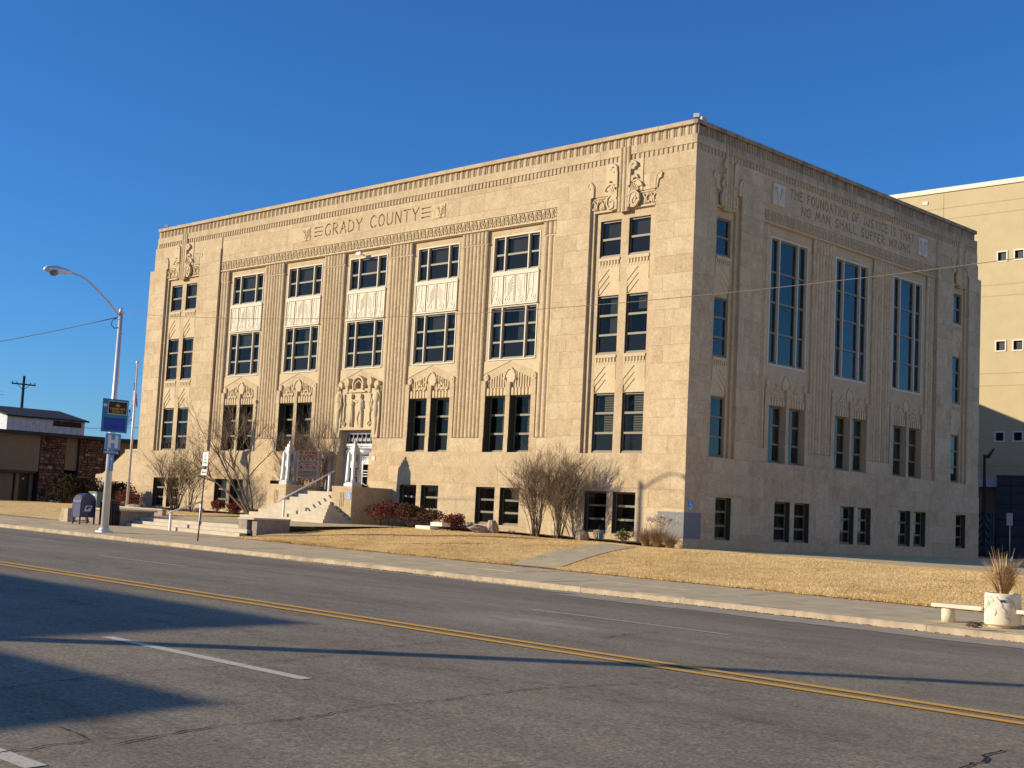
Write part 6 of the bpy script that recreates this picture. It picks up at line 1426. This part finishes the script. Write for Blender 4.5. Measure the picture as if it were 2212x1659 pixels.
# across the street (behind the photographer): these throw the street shadows
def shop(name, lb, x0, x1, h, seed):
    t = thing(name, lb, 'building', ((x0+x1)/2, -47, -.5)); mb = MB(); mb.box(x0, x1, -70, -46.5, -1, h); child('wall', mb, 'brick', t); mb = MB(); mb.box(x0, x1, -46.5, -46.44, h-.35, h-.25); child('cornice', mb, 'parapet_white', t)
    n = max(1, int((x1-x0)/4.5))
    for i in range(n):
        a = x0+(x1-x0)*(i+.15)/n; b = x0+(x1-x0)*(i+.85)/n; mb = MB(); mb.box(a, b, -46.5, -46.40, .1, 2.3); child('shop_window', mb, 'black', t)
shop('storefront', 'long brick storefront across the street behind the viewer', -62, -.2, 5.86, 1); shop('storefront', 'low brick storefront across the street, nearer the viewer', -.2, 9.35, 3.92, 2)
t_ = thing('street_pole', 'steel utility pole on the near kerb, throwing the long thin road shadow', 'utility pole', (8.9, -41.2, -.6)); mb = MB(); mb.tube([(8.9, -41.2, -.7), (8.9, -41.2, 8.8)], [.23, .15], 12); child('pole', mb, 'steel_dk', t_)

t_ = thing('yellow_outbuilding', 'low yellow building to the right of the view, seen mirrored in the basement windows', 'building', (40, 48, -.3)); mb = MB(); mb.box(28, 62, 44, 56, -.6, 3.6); child('wall', mb, 'yellow_wall', t_); mb = MB(); mb.box(27.8, 62.2, 43.8, 56.2, 3.602, 3.8); child('parapet_cap', mb, 'parapet_white', t_)

M['bounce_wall'] = simple('bounce_wall', (0.80, 0.64, 0.42), 0.9, 0.05, 2)  # for unseen blocks added to bounce warm sunlight onto the shaded side wall
for i_, (x_, y0_, y1_, h_, mt_, lb_) in enumerate(((42, -36, -4, 9.0, 'bounce_wall', 'pale unseen block added right of the view to bounce warm light, south one'), (43, 2, 40, 9.0, 'bounce_wall', 'pale unseen block added right of the view to bounce warm light, north one'))):
    t_ = thing('bounce_block', lb_, 'building', (x_+9, (y0_+y1_)/2, -.8)); mb = MB(); mb.box(x_, x_+18, y0_, y1_, -1.2, h_); child('wall', mb, mt_, t_); mb = MB(); mb.box(x_-.1, x_+18.1, y0_-.1, y1_+.1, h_+.002, h_+.3); child('parapet_cap', mb, 'parapet_white', t_)
    for q in range(int((y1_-y0_)/4)):
        mb = MB(); yc = y0_+2+q*4; mb.box(x_-.06, x_-.002, yc-.6, yc+.6, 1.2, 2.9); child('window', mb, 'black', t_)

def litter(n, seed, fn, name, lb, mat):
    rr = random.Random(seed); mb = MB()
    for i in range(n):
        x, y, z = fn(rr); a = rr.uniform(0, 6.28); l = rr.uniform(.015, .045); h = rr.uniform(0, .02)
        dx, dy = math.cos(a)*l, math.sin(a)*l; mb.add([(x-dx, y-dy, z), (x+dy*.5, y-dx*.5, z+h), (x+dx, y+dy, z+.004), (x-dy*.5, y+dx*.5, z+h*.6)], [(0, 1, 2, 3)])
    tag(mb.build(name, mat), lb, 'leaf litter', kind='stuff')
def f_g(rr):
    x = rr.choice([rr.uniform(-20, 24), rr.gauss(14, 3), rr.gauss(2, 2)]); y = -16.05-abs(rr.gauss(0, .14)); return x, y, zroad(x, y)+.014
def f_w(rr):
    x = rr.uniform(-12, 24); y = EDGE-abs(rr.gauss(0, .22)); return x, y, zwalk(x, y)+.008
def f_l(rr):
    x = rr.uniform(-12, 22); y = rr.uniform(EDGE, -1.2); return x, y, zl2(x, y)+.03
litter(1500, 1, f_g, 'gutter_leaves', 'scattered dead leaves and grit lying in the gutter', 'brownleaf')
litter(1400, 2, f_w, 'sidewalk_leaves', 'dead leaves and grass bits along the inner edge of the sidewalk', 'straw')
litter(700, 3, f_l, 'lawn_leaves', 'a few brown leaves scattered over the lawn', 'brownleaf')
